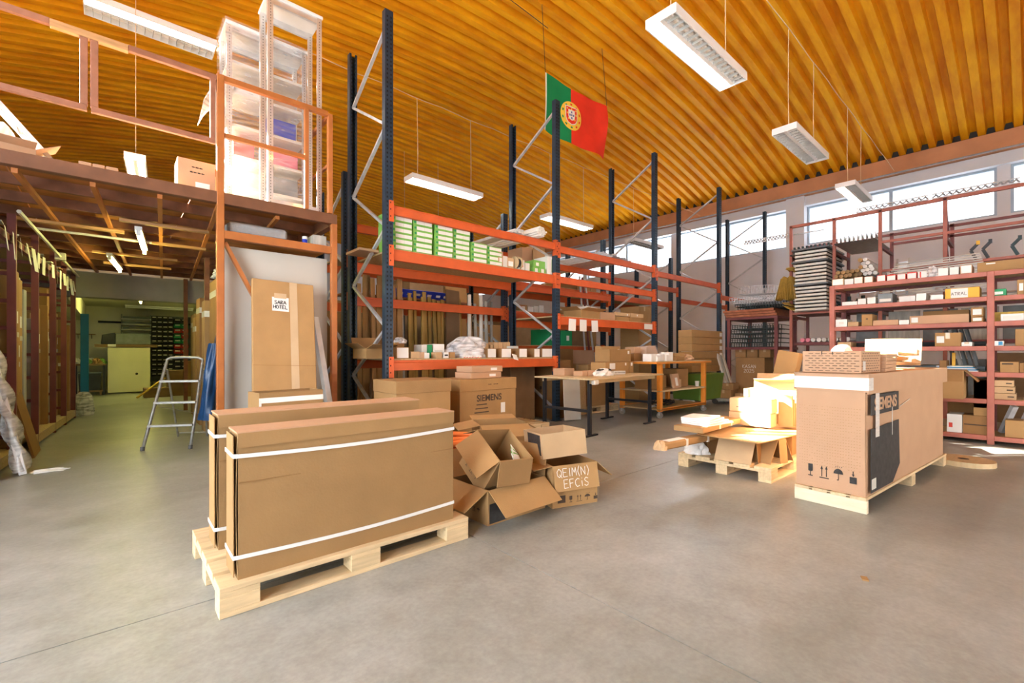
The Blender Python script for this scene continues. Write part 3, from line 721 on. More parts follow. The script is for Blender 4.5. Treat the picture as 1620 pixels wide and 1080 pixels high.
# bundles of conduit lying across the top beams
def bundle(label, x, y0, y1, z, rows, r, mt, cat='conduit', group=None, axis='y', strapmat='clear_tape', name='conduit_bundle'):
    """parallel pipes packed in a hexagon, running along y (or x)"""
    T = thing(name, label, cat, (x, y0, z), 0, group)
    L = y1 - y0; pm = None
    for j, n in enumerate(rows):
        for i in range(n):
            a = (i - (n - 1) / 2) * 2 * r; zz = r + j * 1.74 * r
            if pm is None:
                pm = MB()
                if axis == 'y': pm.tube((0, 0, 0), (0, L, 0), r * .97, 8)
                else: pm.tube((0, 0, 0), (L, 0, 0), r * .97, 8)
                pm = pm.mesh('pipe', mt, smooth=False)
            inst('pipe', pm, T, (a, random.uniform(0, .03), zz) if axis == 'y' else (random.uniform(0, .03), a, zz))
    return T
bundle('hexagonal bundle of white conduit laid across the top rack beams', 4.72, 4.70, 6.5, 2.752, [4, 5, 6, 5, 4], .016, 'conduit_white')
bundle('loose grey conduit laid across the top beams left of the white bundle', 4.35, 4.78, 6.7, 2.752, [6, 5], .016, 'pvc_grey')
for i in range(7):
    o = link('cable_tray', MB().prism([(0, 0), (.30, 0), (.30, .03), (.297, .03), (.297, .003), (.003, .003), (.003, .03), (0, .03)], (0, 0, 0), (1, 0, 0), (0, 0, 1), (0, 1.75, 0)).mesh('cable_tray', 'galv'),
             None, (6.55 + .02 * random.uniform(-1, 1) + .31 * (i % 2), 4.8 + .03 * i, 2.722 + .033 * (i // 2)))
    tag(o, 'galvanised cable tray %s in the pile across the second bay beams' % ('lowest left', 'lowest right', 'second left', 'second right', 'third left', 'third right', 'topmost')[i], 'cable tray', 'cable trays across the second bay')

# lower shelf of the first bay
Lq = 'on the lower rack shelf'
T = open_carton('carton', 'open flapped carton at the left end of the lower rack shelf', 'box', (atY(590, 560, 5.2).x, 5.2, S1), (0, 0, .15), .36, .28, .12, {'f': (.14, 70), 'b': (.14, 20), 'l': (.12, 60), 'r': (.12, 50)}, 'cardboard')
rbox(623, 640, 543, 5.15, S1, .25, 'brown carton with a plastic bag on top, lower shelf left', 'cardboard_brown')
T = thing('plastic_bag', 'small crumpled clear bag on the brown carton, lower shelf', 'bag', (atY(634, 540, 5.2).x, 5.22, atY(631, 543, 5.15).z + .002))
def blob(w, d, h, seed, rough=.18, nu=22, nv=10):
    rr = random.Random(seed); ph = [rr.uniform(0, 6.28) for _ in range(8)]
    m = MB()
    def fn(u, v):
        a = u * 2 * math.pi; e = v * math.pi / 2
        k = 1 + rough * (math.sin(3 * a + ph[0]) * math.cos(2 * e + ph[1]) + .6 * math.sin(5 * a + 4 * e + ph[2]) + .5 * math.sin(9 * a - 7 * e + ph[3]))
        return (w / 2 * math.cos(a) * math.cos(e) ** .6 * k, d / 2 * math.sin(a) * math.cos(e) ** .6 * k, max(0, h * math.sin(e) * (1 + rough * .6 * math.sin(4 * a + ph[4]))))
    m.grid(fn, nu, nv); return m
part('film', blob(.16, .14, .07, 3), 'poly_bag', T)
rbox(627, 647, 549, 4.90, S1, .16, 'carton with a white card front, left on the lower shelf', 'cardboard', 'white')
rbox(650, 664, 556, 4.92, S1, .18, 'low tan box of strips, left part of the lower shelf', 'cardboard_pale')
rbox(665, 671.5, 557, 4.90, S1, .12, 'tiny pinkish box beside the white and green stack', 'cardboard_pink')
rbox(672, 679.5, 558, 4.89, S1, .12, 'short cream box in front of the white and green stack', 'paper_white')
rbox(667, 677, 545, 5.10, S1, .2, 'white carton left of the green-edged one, lower shelf', 'paper_white', (.5, .3, .05, .03, 'ink_brown'))
rbox(678, 684, 545, 5.06, S1, .25, 'slim bright green carton end standing on the lower shelf', 'green_dark')
rbox(685, 703, 544, 5.08, S1, .25, 'printed white carton right of the slim green one', 'paper_white', (.5, .4, .12, .06, 'off_white'))
rbox(690, 699.5, 557, 4.90, S1, .12, 'small cream box before the printed white carton', 'cardboard_pale')
rbox(702, 710, 557, 4.90, S1, .12, 'small white box with black bar print, lower shelf', 'paper_white', (.5, .5, .05, .02, 'ink_black'))
rbox(711, 720, 557, 4.92, S1, .15, 'small ochre box left of the big plastic bag', 'cardboard')
T = thing('plastic_bag', 'large cloudy plastic bag bulging on the lower rack shelf', 'bag', (atY(740, 565, 5.1).x, 5.12, S1))
part('film', blob(.62, .40, .27, 11, .16, 40, 16), 'poly_bag', T)
part('film_fold', blob(.34, .26, .20, 5, .25, 30, 12), 'bubble_wrap', T)
for i in range(7):
    a = 733 + i * 4.2
    rbox(a, a + 3.7, 562, 4.895, S1, .04, '%s red-tipped white tag in front of the big bag' % ORD[i], 'paper_white', (.5, .2, .03, .008, 'red_paint'), group='red-tipped tags')
rbox(764, 770, 553, 4.95, S1, .2, 'plain brown carton right of the big plastic bag', 'cardboard_brown')
cards = [(771, 785), (793, 809), (821, 834), (845, 854), (857, 874)]
for i, (a, b) in enumerate(cards):
    rbox(a, b, 551, 4.90, S1, .22, 'brown tray box with white card, %s from the big bag' % ORD[i], 'cardboard_brown', 'white', group='tray boxes with white cards')
for i, (a, b, t) in enumerate(((765, 773, 543), (776, 780, 545), (782, 788, 541), (788.5, 795, 541), (796, 801, 541), (801.5, 807, 541))):
    rbox(a, b, t, 5.2, S1, .15, 'small buff box in the back row of the lower shelf, %s from left' % ORD[i], 'cardboard_pale', (.5, .5, .02, .03) if i % 2 else None, group='small buff boxes in the back row')
o = link('paper_card', MB().plate([(0, 0, 0), (.09, 0, 0), (.08, .05, .075), (-.01, .05, .075)], .001).mesh('paper_card', 'paper_white'), None, (atY(812, 568, 4.78).x, 4.768, .962))
o.rotation_euler = (0, .2, 0)
tag(o, 'loose white card sticking out over the lower orange beam', 'card')
rbox(812, 820, 547, 5.05, S1, .15, 'grey plastic wrapped bundle between the white cards', 'pvc_grey')

# middle shelf of the second bay
T = open_carton('carton', 'open carton heaped with papers, left on the second bay shelf', 'box', (atY(920, 500, 5.15).x, 5.12, S3), (0, 0, .1), .62, .36, .13, {'f': (.13, 75), 'b': (.13, 50), 'l': (.14, 70), 'r': (.14, 65)}, 'cardboard')
for i in range(5):
    o = link('paper_sheaf', MB().box(-.26 + .02 * i, -.15, 0, .24 - .015 * i, .14, .012).mesh('paper_sheaf', 'paper_white'), None, (T.location.x + .02 * i - .03, 5.12, S3 + .135 + i * .0135), (0, 0, .1 * (i - 2)))
    tag(o, '%s sheaf of white papers heaped on the open carton' % ('lowest', 'second', 'middle', 'fourth', 'topmost')[i], 'papers', 'papers on the open carton')
rbox(950, 973, 494, 4.95, S3, .3, 'flat pinkish carton in the middle of the second bay shelf', 'cardboard_pink')
for i, (a, b, t, zz) in enumerate(((975, 996, 501, 0), (996.5, 1017, 502, 0))):
    rbox(a, b, t, 4.92, S3, .3, '%s flat carton of the lower layer, second bay shelf' % ('left', 'right')[i], 'cardboard', tape=True)
zt = max(atY(985, 501, 4.92).z, atY(1007, 502, 4.92).z) + .003
rbox(974, 997, 494.5, 4.93, zt, .28, 'flat carton on top of the left flat one, second bay', 'cardboard_pale', (.8, .5, .03, .03))
rbox(998, 1018, 496, 4.93, zt, .28, 'flat carton on top of the right flat one, second bay', 'cardboard_pale', (.5, .5, .03, .03))
carton('tall_carton', 'large tan carton standing just beyond the third rack frame', 'carton', 8.04, 5.25, 0, .42, .45, 2.0, material='cardboard', tape=True, tape_dir='y')
carton('tall_carton', 'narrow tan carton beside the large one beyond the third frame', 'carton', 8.47, 5.25, 0, .2, .45, 2.03, material='cardboard', tape=False)
for i, px in enumerate((906, 923, 941)):
    c = atY(px, 497, 4.80)
    o = link('hanging_card', MB().box(-.085, 0, -.19, .085, .002, 0).mesh('hanging_card', 'paper_white'), None, (c.x, 4.803, 1.59), (random.uniform(-.04, .02), random.uniform(-.06, .06), 0))
    tag(o, '%s white card hanging over the orange second bay beam' % ('left', 'middle', 'right')[i], 'card', 'cards on the second bay beam')
c = atY(1026, 506, 4.8)
o = link('hanging_card', MB().box(-.14, 0, -.10, .14, .003, 0).mesh('hanging_card', 'paper_white'), None, (c.x, 4.803, 1.60)); tag(o, 'wide wrinkled white notice on the right end of the orange beam', 'card')

# leaning boards standing in the shorter row behind the first bay
def lean_board(label, x, w, th, H, y, lean, mt, tilt=0.0, group='boards leaning behind the first bay', name='leaning_board'):
    o = link(name, MB().box(-w / 2, 0, 0, w / 2, th, H).mesh(name, mt, bevel=.002), None, (x, y, 0), (-lean, tilt, 0))
    o.location.z = abs(math.sin(tilt)) * w / 2 + .002
    return tag(o, label, 'board', group)
bx = 2.50; i = 0
rnd = random.Random(4)
BL = []
while bx < 5.05:
    if bx < 3.2: w, mt, H = rnd.uniform(.05, .11), 'board_tan', rnd.uniform(2.05, 2.25)
    elif bx < 3.35: w, mt, H = .05, 'board_grey', 1.9
    elif bx < 4.05: w, mt, H = rnd.uniform(.045, .075), 'board_ochre', rnd.uniform(1.9, 2.05)
    elif bx < 4.35: w, mt, H = .26, 'cardboard_dark', 2.1
    else: w, mt, H = rnd.uniform(.04, .06), rnd.choice(['board_grey', 'board_tan', 'conduit_white', 'board_ochre']), rnd.uniform(1.9, 2.15)
    BL.append((bx + w / 2, w, H, mt)); bx += w + rnd.uniform(.012, .025)
for i, (x, w, H, mt) in enumerate(BL):
    lean_board('%s board from the left leaning upright behind the first rack bay' % ORD[i], x + (.0 if x < 4.0 else -.05), w, .03, H, 6.16 + .036 * (i % 3), .10, mt, tilt=(.02 + .035 * ((i * 7) % 5) / 5) if x < 4.0 else .03 + .06 * ((i * 3) % 4) / 4)
# row of blue bins high at the back
for i, px in enumerate([622, 636, 650, 668, 682, 694, 706]):
    a = atY(px, 479, 7.6)
    T = thing('storage_bin', 'blue plastic storage bin on the far shelf, %s from left' % ORD[i], 'bin', (a.x, 7.55, 2.06), 0, 'blue bins behind the first bay')
    m = MB(); m.hexa([(0, 0, 0), (.20, 0, 0), (.20, .3, 0), (0, .3, 0)], [(-.01, -.06, .15), (.21, -.06, .15), (.21, .3, .15), (-.01, .3, .15)])
    part('body', m, 'blue_bin', T, bevel=.004); part('paper_label', MB().plate([(.06, -.022, .05), (.15, -.022, .05), (.15, -.042, .09), (.06, -.042, .09)], .001), 'paper_white', T)
T = thing('bin_shelf', 'low steel shelf carrying the blue bins at the back', 'shelf', (2.9, 7.5, 0))
part('shelf_board', MB().box(0, 0, 2.03, 2.6, .5, 2.06), 'joist_steel', T)
for x in (0, 1.3, 2.56):
    for y in (0, .46): part('post', MB().box(x, y, 0, x + .04, y + .04, 2.03), 'rack_blue', T)
# goods in the second bay of the back row
def b2(px0, px1, pyt, z, label, mt='cardboard', card=None, y=6.15, d=.5, **k): return rbox(px0, px1, pyt, y, z, d, label, mt, card, **k)
b2(868, 886, 521, 1.197, 'green carton with white label left of the rack upright', 'green_dark', (.4, .5, .1, .12))
b2(888, 905, 523, 1.197, 'green carton with white label right of the rack upright', 'green_dark', (.6, .5, .08, .1))
b2(906, 925, 524, 1.197, 'dark brown carton on the back row shelf beside green cartons', 'cardboard_dark')
b2(926, 937, 520, 1.197, 'grey-brown carton on the back row shelf below the orange beam', 'cardboard_brown')
b2(937.5, 943.5, 522, 1.197, 'tan carton on the back row shelf right of the grey-brown one', 'cardboard')
for i, (a, b, t) in enumerate(((822, 834, 482), (835.5, 844, 485), (845, 852, 484), (853, 860, 483), (905, 925, 490))):
    b2(a, b, t, 1.8175, '%s small carton on the middle shelf of the back row' % ORD[i], ('cardboard', 'paper_white', 'pvc_grey', 'pvc_grey', 'cardboard_brown')[i], (.5, .5, .08, .06) if i in (0, 1) else None)
for i, (a, b, t) in enumerate(((884, 912, 446), (913, 934, 450), (935, 943.5, 452))):
    b2(a, b, t, 2.3475, '%s carton on the upper shelf of the back row' % ORD[i], ('cardboard_brown', 'cardboard', 'cardboard_pale')[i])
T = bundle('row of dark rods stored on the upper back row shelf', 8.9, 6.2, 6.9, 2.3475, [8, 7], .02, 'slate')
for i, px in enumerate((978, 990, 1000)):
    a = atY(px, 560, 6.0)
    lean_board('%s slim pole leaning behind the second bay' % ORD[i], 7.35 + .16 * i, .035, .025, 2.6, 5.955, .0, ('galv', 'shelf_maroon', 'galv')[i], tilt=-.12 - .03 * i, group='poles behind the second bay', name='leaning_pole')

# big cartons added behind both racks to darken the gap and hide windows
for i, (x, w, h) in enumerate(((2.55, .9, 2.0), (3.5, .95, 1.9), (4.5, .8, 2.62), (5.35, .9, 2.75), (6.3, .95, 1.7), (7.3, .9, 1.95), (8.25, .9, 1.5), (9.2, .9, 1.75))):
    carton('filler_carton', 'added big carton darkening the gap behind both racks, %s from left' % ORD[i], 'carton', x, 8.25, 0, w, .8, h, material=('cardboard_brown', 'cardboard_dark', 'cardboard_dark', 'cardboard_brown')[i % 4], tape=True, group='added cartons behind both racks')
# ================================================================== PALLETS AND CARTONS ON THE FLOOR
def pallet(label, x, y, rz, L=1.2, Wd=0.8, material='pallet_wood', nboard=5, bh=.10, group='wooden pallets', z=0.0, skid=True):
    """x,y = near-left corner; boards run along local x"""
    T = thing('pallet', label, 'pallet', (x, y, z), rz, group)
    z1 = .022; z2 = z1 + bh - .044; z3 = z2 + .022
    if skid:
        for k in range(3):
            yy = (Wd - .1) * k / 2
            part('bottom_board', MB().box(0, yy, 0, L, yy + .1, z1), material, T, bevel=.002)
            for q in range(3):
                xx = (L - .145) * q / 2
                part('block', MB().box(xx, yy, z1, xx + .145, yy + .1, z2 + .0), material, T, bevel=.002)
    else:
        for k in range(3):
            xx = (L - .12) * k / 2
            part('stringer', MB().box(xx, 0, 0, xx + .12, Wd, z2), material, T, bevel=.002)
    for q in range(3):
        xx = (L - .145) * q / 2
        part('cross_board', MB().box(xx, 0, z2, xx + .145, Wd, z3), material, T, bevel=.002)
    bw = (Wd - (nboard - 1) * .035) / nboard
    for k in range(nboard):
        yy = k * (bw + .035)
        part('deck_board', MB().box(0, yy, z3, L, yy + bw, z3 + .022), material, T, bevel=.002)
    return T, z3 + .022
P1, pz = pallet('new wooden pallet under the two tall strapped cartons', .315, 2.10, 0.0, 1.20, .80, bh=.10)
# two tall narrow strapped cartons
def tall_carton(label, x, y, w, d, h, bulge, seed):
    T = thing('tall_carton', label, 'carton', (x, y, pz), 0, 'tall strapped cartons')
    rr = random.Random(seed); m = MB(); n = 12; nz = 8
    def fr(u, v): return (u * w, -bulge * math.sin(math.pi * u) * math.sin(math.pi * v), v * h)
    def bk(u, v): return (w - u * w, d, v * h)
    def lf(u, v): return (0 - .006 * math.sin(math.pi * v), d - u * d, v * h)
    def rt(u, v): return (w, u * d, v * h)
    m.grid(fr, n, nz).grid(bk, 1, 1).grid(lf, 3, nz).grid(rt, 1, 1)
    m.add([(0, 0, 0), (w, 0, 0), (w, d, 0), (0, d, 0)], [(0, 3, 2, 1)])
    part('body', m, 'cardboard_brown' if 0 else 'cardboard', T)
    # folded top: two flaps with a slightly raised lip
    part('top_flap', MB().hexa([(-.004, -.006, h - .002), (w + .004, -.006, h - .002), (w + .004, d + .004, h - .002), (-.004, d + .004, h - .002)],
                               [(-.004, -.006, h + .004), (w + .004, -.004, h + .004), (w + .004, d + .004, h + .006), (-.004, d + .004, h + .006)]), 'cardboard_pink', T)
    part('flap_edge', MB().box(0, -.010, h - .06, w, -.0065, h - .001), 'cardboard', T)
    part('crease', MB().bar((0, -bulge * .3 - .003, h * .66), (w, -.003, h * .655), .002, .004), 'cardboard_brown', T)
    part('side_flap', MB().plate([(-.011, d * .95, .01), (-.011, .012, .01), (-.014, .006, h - .01), (-.011, d * .95, h - .01)], .003), 'cardboard', T)
    for f in (.155, .845):
        s = MB(); zc = h * f
        pts = [(u / 12 * w, -bulge * math.sin(math.pi * u / 12) * math.sin(math.pi * f) - .004 - (.0065 if f > .8 else 0), zc - .012 * math.sin(math.pi * u / 12)) for u in range(13)]
        for a, b in zip(pts, pts[1:]): s.bar(a, b, .003, .016)
        s.bar(pts[0], (-.017, .0, zc), .003, .016).bar((-.017, 0, zc), (-.017, d, zc + .004), .003, .016).bar((-.017, d + .004, zc), (w, d + .004, zc), .003, .016).bar((w + .003, d, zc), (w + .003, -.004, zc), .003, .016)
        part('strap', s, 'strap', T)
    return T
tall_carton('tall narrow strapped carton at the front of the new pallet', .385, 2.135, 1.05, .17, .60, .012, 1)
tall_carton('tall narrow strapped carton at the back of the new pallet', .375, 2.52, 1.06, .18, .635, .008, 2)

# ------------------------------------------------------------------ heap of open cartons in the middle
def icons(T, o, u, v, s, n=3, mt='ink_brown', sy=1.0):
    """row of handling marks: glass, arrows, umbrella, box"""
    u = Vector(u).normalized(); v = Vector(v).normalized(); o = Vector(o)
    for k in range(n):
        m = MB(); x = k * s * 1.5
        def P(pts): m.prism([(x + a * s, b * s * sy) for a, b in pts], (0, 0, 0), (1, 0, 0), (0, 1, 0), (0, 0, .0008))
        if k == 0: P([(.25, .45), (.35, .4), (.65, .4), (.75, .45), (.75, 1), (.25, 1)]); P([(.46, .1), (.54, .1), (.54, .4), (.46, .4)]); P([(.25, .03), (.75, .03), (.75, .1), (.25, .1)])
        elif k == 1:
            for d in (.1, .6): P([(d + .1, .15), (d + .18, .15), (d + .18, .75), (d + .1, .75)]); P([(d, .72), (d + .28, .72), (d + .14, 1)])
            P([(0, 0), (1, 0), (1, .07), (0, .07)])
        elif k == 2:
            P([(.5 - .5 * math.cos(i * math.pi / 8), .55 + .4 * math.sin(i * math.pi / 8)) for i in range(9)][::-1]); P([(.47, .05), (.53, .05), (.53, .55), (.47, .55)]); P([(.35, .05), (.53, .05), (.53, .11), (.35, .11)])
            for i in range(4): P([(.2 + i * .2, 1.05), (.25 + i * .2, 1.05), (.28 + i * .2, 1.15), (.23 + i * .2, 1.15)])
        else: P([(.15, 0), (.85, 0), (.85, .5), (.15, .5)]); P([(.45, .55), (.55, .55), (.55, .95), (.45, .95)]); P([(.35, .72), (.65, .72), (.5, .55)])
        on_face(m.mesh('handling_mark', mt), T, o, u, v, .001, 'handling_mark')
# A: lowest box at the front
TA = open_carton('open_carton', 'open carton with splayed flaps at the front of the heap', 'carton', (1.955, 2.37, .0), (0, 0, .02), .50, .40, .215,
                 {'f': (.20, 128), 'l': (.20, 118), 'r': (.20, 8), 'b': (.20, 40)}, 'cardboard')
part('dark_print', MB().box(-.24, -.2015, .01, -.10, -.2002, .13), 'print_charcoal', TA, label='black printed panel')
icons(TA, (.06, -.2, .09), (1, 0, 0), (0, 0, 1), .035, 3)
icons(TA, (-.25, .0, .06), (0, -1, 0), (0, 0, 1), .03, 3)
# B: tipped forward on top of A, mouth up and towards the camera side
TB = open_carton('open_carton', 'open carton tipped over on the heap with green papers inside', 'carton', (1.88, 2.40, .222), (math.radians(34), math.radians(5), math.radians(2)), .29, .29, .29,
                 {'f': (.16, 152), 'l': (.17, 138), 'r': (.17, 150), 'b': (.15, 140)}, 'cardboard')
icons(TB, (-.145, .10, .04), (0, -1, 0), (0, 0, 1), .04, 3)
for i in range(5):
    o = link('green_paper', MB().box(-.05, -.035, 0, .05, .035, .004).mesh('green_paper', 'green_box' if i % 2 else 'paper_white'), None, (1.97 + .006 * i, 2.20 + .012 * i, .36 + .008 * i), (1.0, .3 + .1 * i, .3))
    tag(o, '%s crumpled green and white paper in the tipped carton' % ORD[i], 'paper', 'papers in the tipped carton')
# C: QEIM carton standing right, D on top
TC = open_carton('open_carton', 'lower open carton marked QEIM(N) EFCIS in white chalk', 'carton', (2.46, 2.27, 0), (0, 0, math.radians(-17)), .36, .42, .285,
                 {'f': (.17, 168), 'l': (.14, 96), 'b': (.2, 98), 'r': (.17, 130)}, 'cardboard')
on_face(stroke_mesh(['QEIM(N)', 'EFCiS'], .055, .0042, 'chalk', 1.22), TC, (.0, -.2305, .285 - .083), (1, 0, 0), (0, .208, .978), .005)
icons(TC, (-.06, -.21, .025), (1, 0, 0), (0, 0, 1), .045, 4)
part('print', MB().box(-.14, -.2113, .03, -.08, -.2102, .08), 'ink_brown', TC)
TD = open_carton('open_carton', 'upper open carton standing empty on the QEIM carton', 'carton', (2.43, 2.29, .322), (math.radians(-4), math.radians(-4), math.radians(-24)), .33, .38, .17,
                 {}, 'cardboard_pale')
part('dark_print', MB().box(-.1662, -.16, .02, -.1651, .10, .16), 'print_charcoal', TD, label='black printed side panel')
# E: carton behind with flaps, on pallets
TE = open_carton('open_carton', 'open carton with bent flaps behind the heap', 'carton', (2.78, 3.35, .125), (0, 0, math.radians(-25)), .46, .38, .27,
                 {'f': (.22, 110), 'l': (.2, 100), 'r': (.24, 120), 'b': (.16, 82)}, 'cardboard')
pallet('low wooden pallet under the bent-flap carton behind the heap', 2.42, 3.15, math.radians(-12), .85, .5, 'pallet_wood', 4)
# coil of orange hose
T = thing('hose_coil', 'coil of ribbed orange hose beside the tall cartons', 'hose', (1.97, 2.98, 0))
for k in range(11):
    rr = random.Random(k); R_ = .30 + rr.uniform(-.03, .03)
    pts = [(R_ * math.cos(a * math.pi / 16) + rr.uniform(-.006, .006), R_ * .75 * math.sin(a * math.pi / 16), .022 + k * .036 + .012 * math.sin(a * math.pi / 8 + k)) for a in range(32)]
    part('hose_loop', MB().path(pts, .02, 8, closed=True), 'hose_orange', T, smooth=True)
lab(T, (-.02, -.235, .22), (1, 0, .1), (0, -.2, 1), .14, .1, 'cardboard_pink', 'paper_tag')
# lidded cartons behind
carton('lidded_carton', 'plain lidded carton behind the tall strapped cartons', 'carton', 2.05, 4.02, .0, .62, .5, .77, material='cardboard', tape=False, lip=.12)
PF, zf = pallet('wooden pallet under the lidded carton printed SIEMENS', 2.86, 4.15, 0.06, 1.05, .62)
TF = carton('lidded_carton', 'lidded carton printed SIEMENS beneath the lower rack shelf', 'carton', 2.90, 4.18, zf, .88, .5, .62, rz=.06, material='cardboard', tape=False, lip=.13)
on_face(text_mesh('SIEMENS', .105, 'ink_brown', .002), TF, (.44, 0, .40), (1, 0, 0), (0, 0, 1), .002)
for k in range(5): lab(TF, (.32, 0, .33 - k * .045), (1, 0, 0), (0, 0, 1), .16 + .03 * (k % 3), .012, 'ink_brown', 'print_line')
lab(TF, (.66, 0, .27), (1, 0, 0), (0, 0, 1), .07, .12)
on_face(stroke_mesh(['~~ ~~~'], .03, .004, 'ink_brown'), TF, (.5, -.007, .56), (1, 0, 0), (0, 0, 1), .001)
for i in range(2):
    carton('flat_carton', '%s flat carton on the SIEMENS lidded carton' % ('lower', 'upper')[i], 'carton', 3.10 + .02 * i, 4.25, zf + .628 + i * .072, .48, .3, .07, rz=.05, material='cardboard_pink', tape=False, paper=[('f', .7, .5, .1, .03)])
PG, zg = pallet('wooden pallet with one brown plank beside the rack brace', 3.94, 4.25, 0.0, .46, .6)
carton('flat_carton', 'low carton lying on the pallet beside the rack brace', 'carton', 3.0, 3.62, .0, .5, .3, .22, rz=-.1, material='cardboard', tape=True)
# tall brown carton and dark carton under the rack at the upright
TH = carton('tall_carton', 'tall orange-brown carton with arrow marks behind the folding table', 'carton', 5.24, 4.98, .0, .42, .55, .93, rz=.0, material='cardboard_brown', tape=False)
icons(TH, (0, .32, .42), (0, -1, 0), (0, 0, 1), .09, 1)
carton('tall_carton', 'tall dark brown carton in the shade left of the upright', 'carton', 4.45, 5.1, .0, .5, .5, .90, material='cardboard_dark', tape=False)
# leaning boards by the table
lean_board('white melamine board leaning behind the folding table', 5.35, .38, .016, .72, 4.66, .10, 'off_white', tilt=.06, group='boards behind the table')
lean_board('rough OSB board leaning behind the folding table', 5.98, .22, .03, .68, 5.0, .05, 'particle_board', group='boards behind the table')
PT, zt_ = pallet('wooden pallet under the large carton behind the table', 6.1, 5.0, 0.0, .9, .6)
carton('large_carton', 'large yellow-brown carton on a pallet behind the table', 'carton', 6.15, 5.02, zt_, .55, .5, .72, material='cardboard', tape=True)
carton('large_carton', 'grey-brown carton standing behind the table beneath second bay', 'carton', 5.72, 5.35, .0, .42, .42, 1.12, material='cardboard_brown', tape=True, paper=[('f', .2, .75, .07, .12)])
carton('large_carton', 'wide grey-brown taped carton beneath the second bay', 'carton', 6.2, 5.52, .0, .75, .4, 1.10, material='cardboard_pink', tape=True)

# ------------------------------------------------------------------ folding table
TT = thing('folding_table', 'folding table with plywood top and black steel trestles', 'table', (4.42, 3.58, 0), math.radians(4))
part('table_top', MB().box(-.05, -.05, .715, 1.85, .88, .735), 'plywood', TT, bevel=.003)
part('apron', MB().box(.05, .02, .665, 1.7, .04, .714).box(.05, .80, .665, 1.7, .82, .714), 'plywood', TT)
part('taped_corner', MB().box(.02, -.056, .655, .12, .0, .714), 'off_white', TT, bevel=.01)
for xx in (.08, 1.62):
    for yy in (.06, .80):
        part('leg', MB().box(xx - .02, yy - .02, .02, xx + .02, yy + .02, .714), 'black_metal', TT)
        part('foot_bar', MB().box(xx - .16, yy - .02, 0, xx + .16, yy + .02, .02), 'black_metal', TT)
    part('stretcher', MB().box(xx - .015, .08, .30, xx + .015, .78, .335), 'black_metal', TT)
tz = .736
def tcarton(label, x, y, w, d, h, z=tz, rz=.07, **k): return carton('carton', label, 'carton', x, y, z, w, d, h, rz=rz, **k)
tcarton('pale carton stacked low on the left end of the folding table', 4.62, 4.18, .22, .2, .10, material='cardboard_pink', tape=False)
for i in range(3): tcarton('small tan box, %s from left on the table' % ORD[i], 4.72 + i * .125, 3.95, .115, .15, .07, material='cardboard_pink', tape=False, group='small tan boxes on the table')
T = thing('foil_bag', 'crumpled white bag with black lettering on the folding table', 'bag', (5.12, 3.92, tz)); part('film', blob(.34, .2, .09, 21, .22), 'paper_white', T)
for k in range(6): part('black_print', blob(.07, .05, .02, 30 + k, .3, 12, 5), 'black_plastic', T).location = (-.12 + .05 * k, -.03 + .02 * (k % 2), .07)
T = thing('fastener_strip', 'white strip of fasteners on the table beside the bag', 'strip', (5.42, 3.95, tz)); part('rail', MB().box(0, 0, 0, .28, .1, .05), 'paper_white', T)
for k in range(8): part('hole', MB().box(.02 + k * .033, -.001, .02, .035 + k * .033, 0, .035), 'ink_black', T)
tcarton('long carton at the bottom front of the table stack', 5.42, 4.10, .66, .26, .175, tape=False, paper=[('f', .28, .65, .15, .09), ('f', .85, .8, .04, .04)])
tcarton('short carton right of the long bottom carton on the table', 6.10, 4.15, .12, .24, .17, tape=False, paper=[('f', .5, .8, .05, .05)])
tcarton('long carton lying on top of the bottom one, table', 5.55, 4.12, .60, .25, .19, z=tz + .178, tape=False, paper=[('f', .88, .75, .05, .05)])
tcarton('tall square-ended carton standing at the back of the table', 5.70, 4.385, .52, .13, .42, rz=.05, tape=False, paper=[('f', .9, .75, .06, .12)])

# ------------------------------------------------------------------ orange trolley
TO = thing('workshop_trolley', 'orange steel workshop trolley with wheels and shelves', 'trolley', (6.55, 3.88, 0))
cw, cd = 1.55, .78
for xx in (.0, cw - .07):
    for yy in (.0, cd - .07):
        part('leg', MB().box(xx, yy, .11, xx + .07, yy + .07, .875), 'cart_orange', TO, bevel=.004)
        w = part('caster', MB().tube((xx + .02, yy + .035, .05), (xx + .05, yy + .035, .05), .05, 14), 'alu_dull', TO)
        part('caster_fork', MB().box(xx + .012, yy + .02, .05, xx + .017, yy + .05, .11).box(xx + .053, yy + .02, .05, xx + .058, yy + .05, .11).box(xx + .012, yy + .02, .10, xx + .058, yy + .05, .112), 'galv', w)
part('table_top', MB().box(-.18, -.04, .875, cw + .12, cd + .04, .905), 'cart_orange', TO, bevel=.004)
part('top_board', MB().box(-.18, -.04, .905, cw + .12, cd + .04, .912), 'plywood', TO)
part('shelf', MB().box(.0, .0, .42, cw, cd, .445), 'plywood', TO, bevel=.003)
part('lower_shelf', MB().box(.0, .0, .13, cw, cd, .15), 'particle_board', TO)
part('lower_rail', MB().box(.07, 0, .12, cw - .07, .03, .16), 'cart_orange', TO)
part('lower_rail', MB().box(.07, cd - .03, .12, cw - .07, cd, .16), 'cart_orange', TO)
def oc(label, x, y, w, d, h, z, **k): return carton('carton', label, 'carton', x, y, z, w, d, h, **k)
TZ = .913
for i, (x, y, w, h, mt) in enumerate(((6.48, 4.0, .16, .12, 'paper_white'), (6.62, 3.98, .1, .085, 'paper_white'), (6.74, 4.0, .14, .12, 'paper_white'), (6.90, 3.98, .1, .10, 'paper_white'), (7.02, 4.0, .14, .15, 'paper_white'))):
    oc('white box on the orange trolley top, %s from left' % ORD[i], x, y, w * .92, .16, h, TZ, material=mt, tape=False, group='white boxes on the trolley')
oc('brown carton at the left end of the trolley top', 6.45, 4.3, .2, .2, .13, TZ, material='cardboard_brown', tape=True)
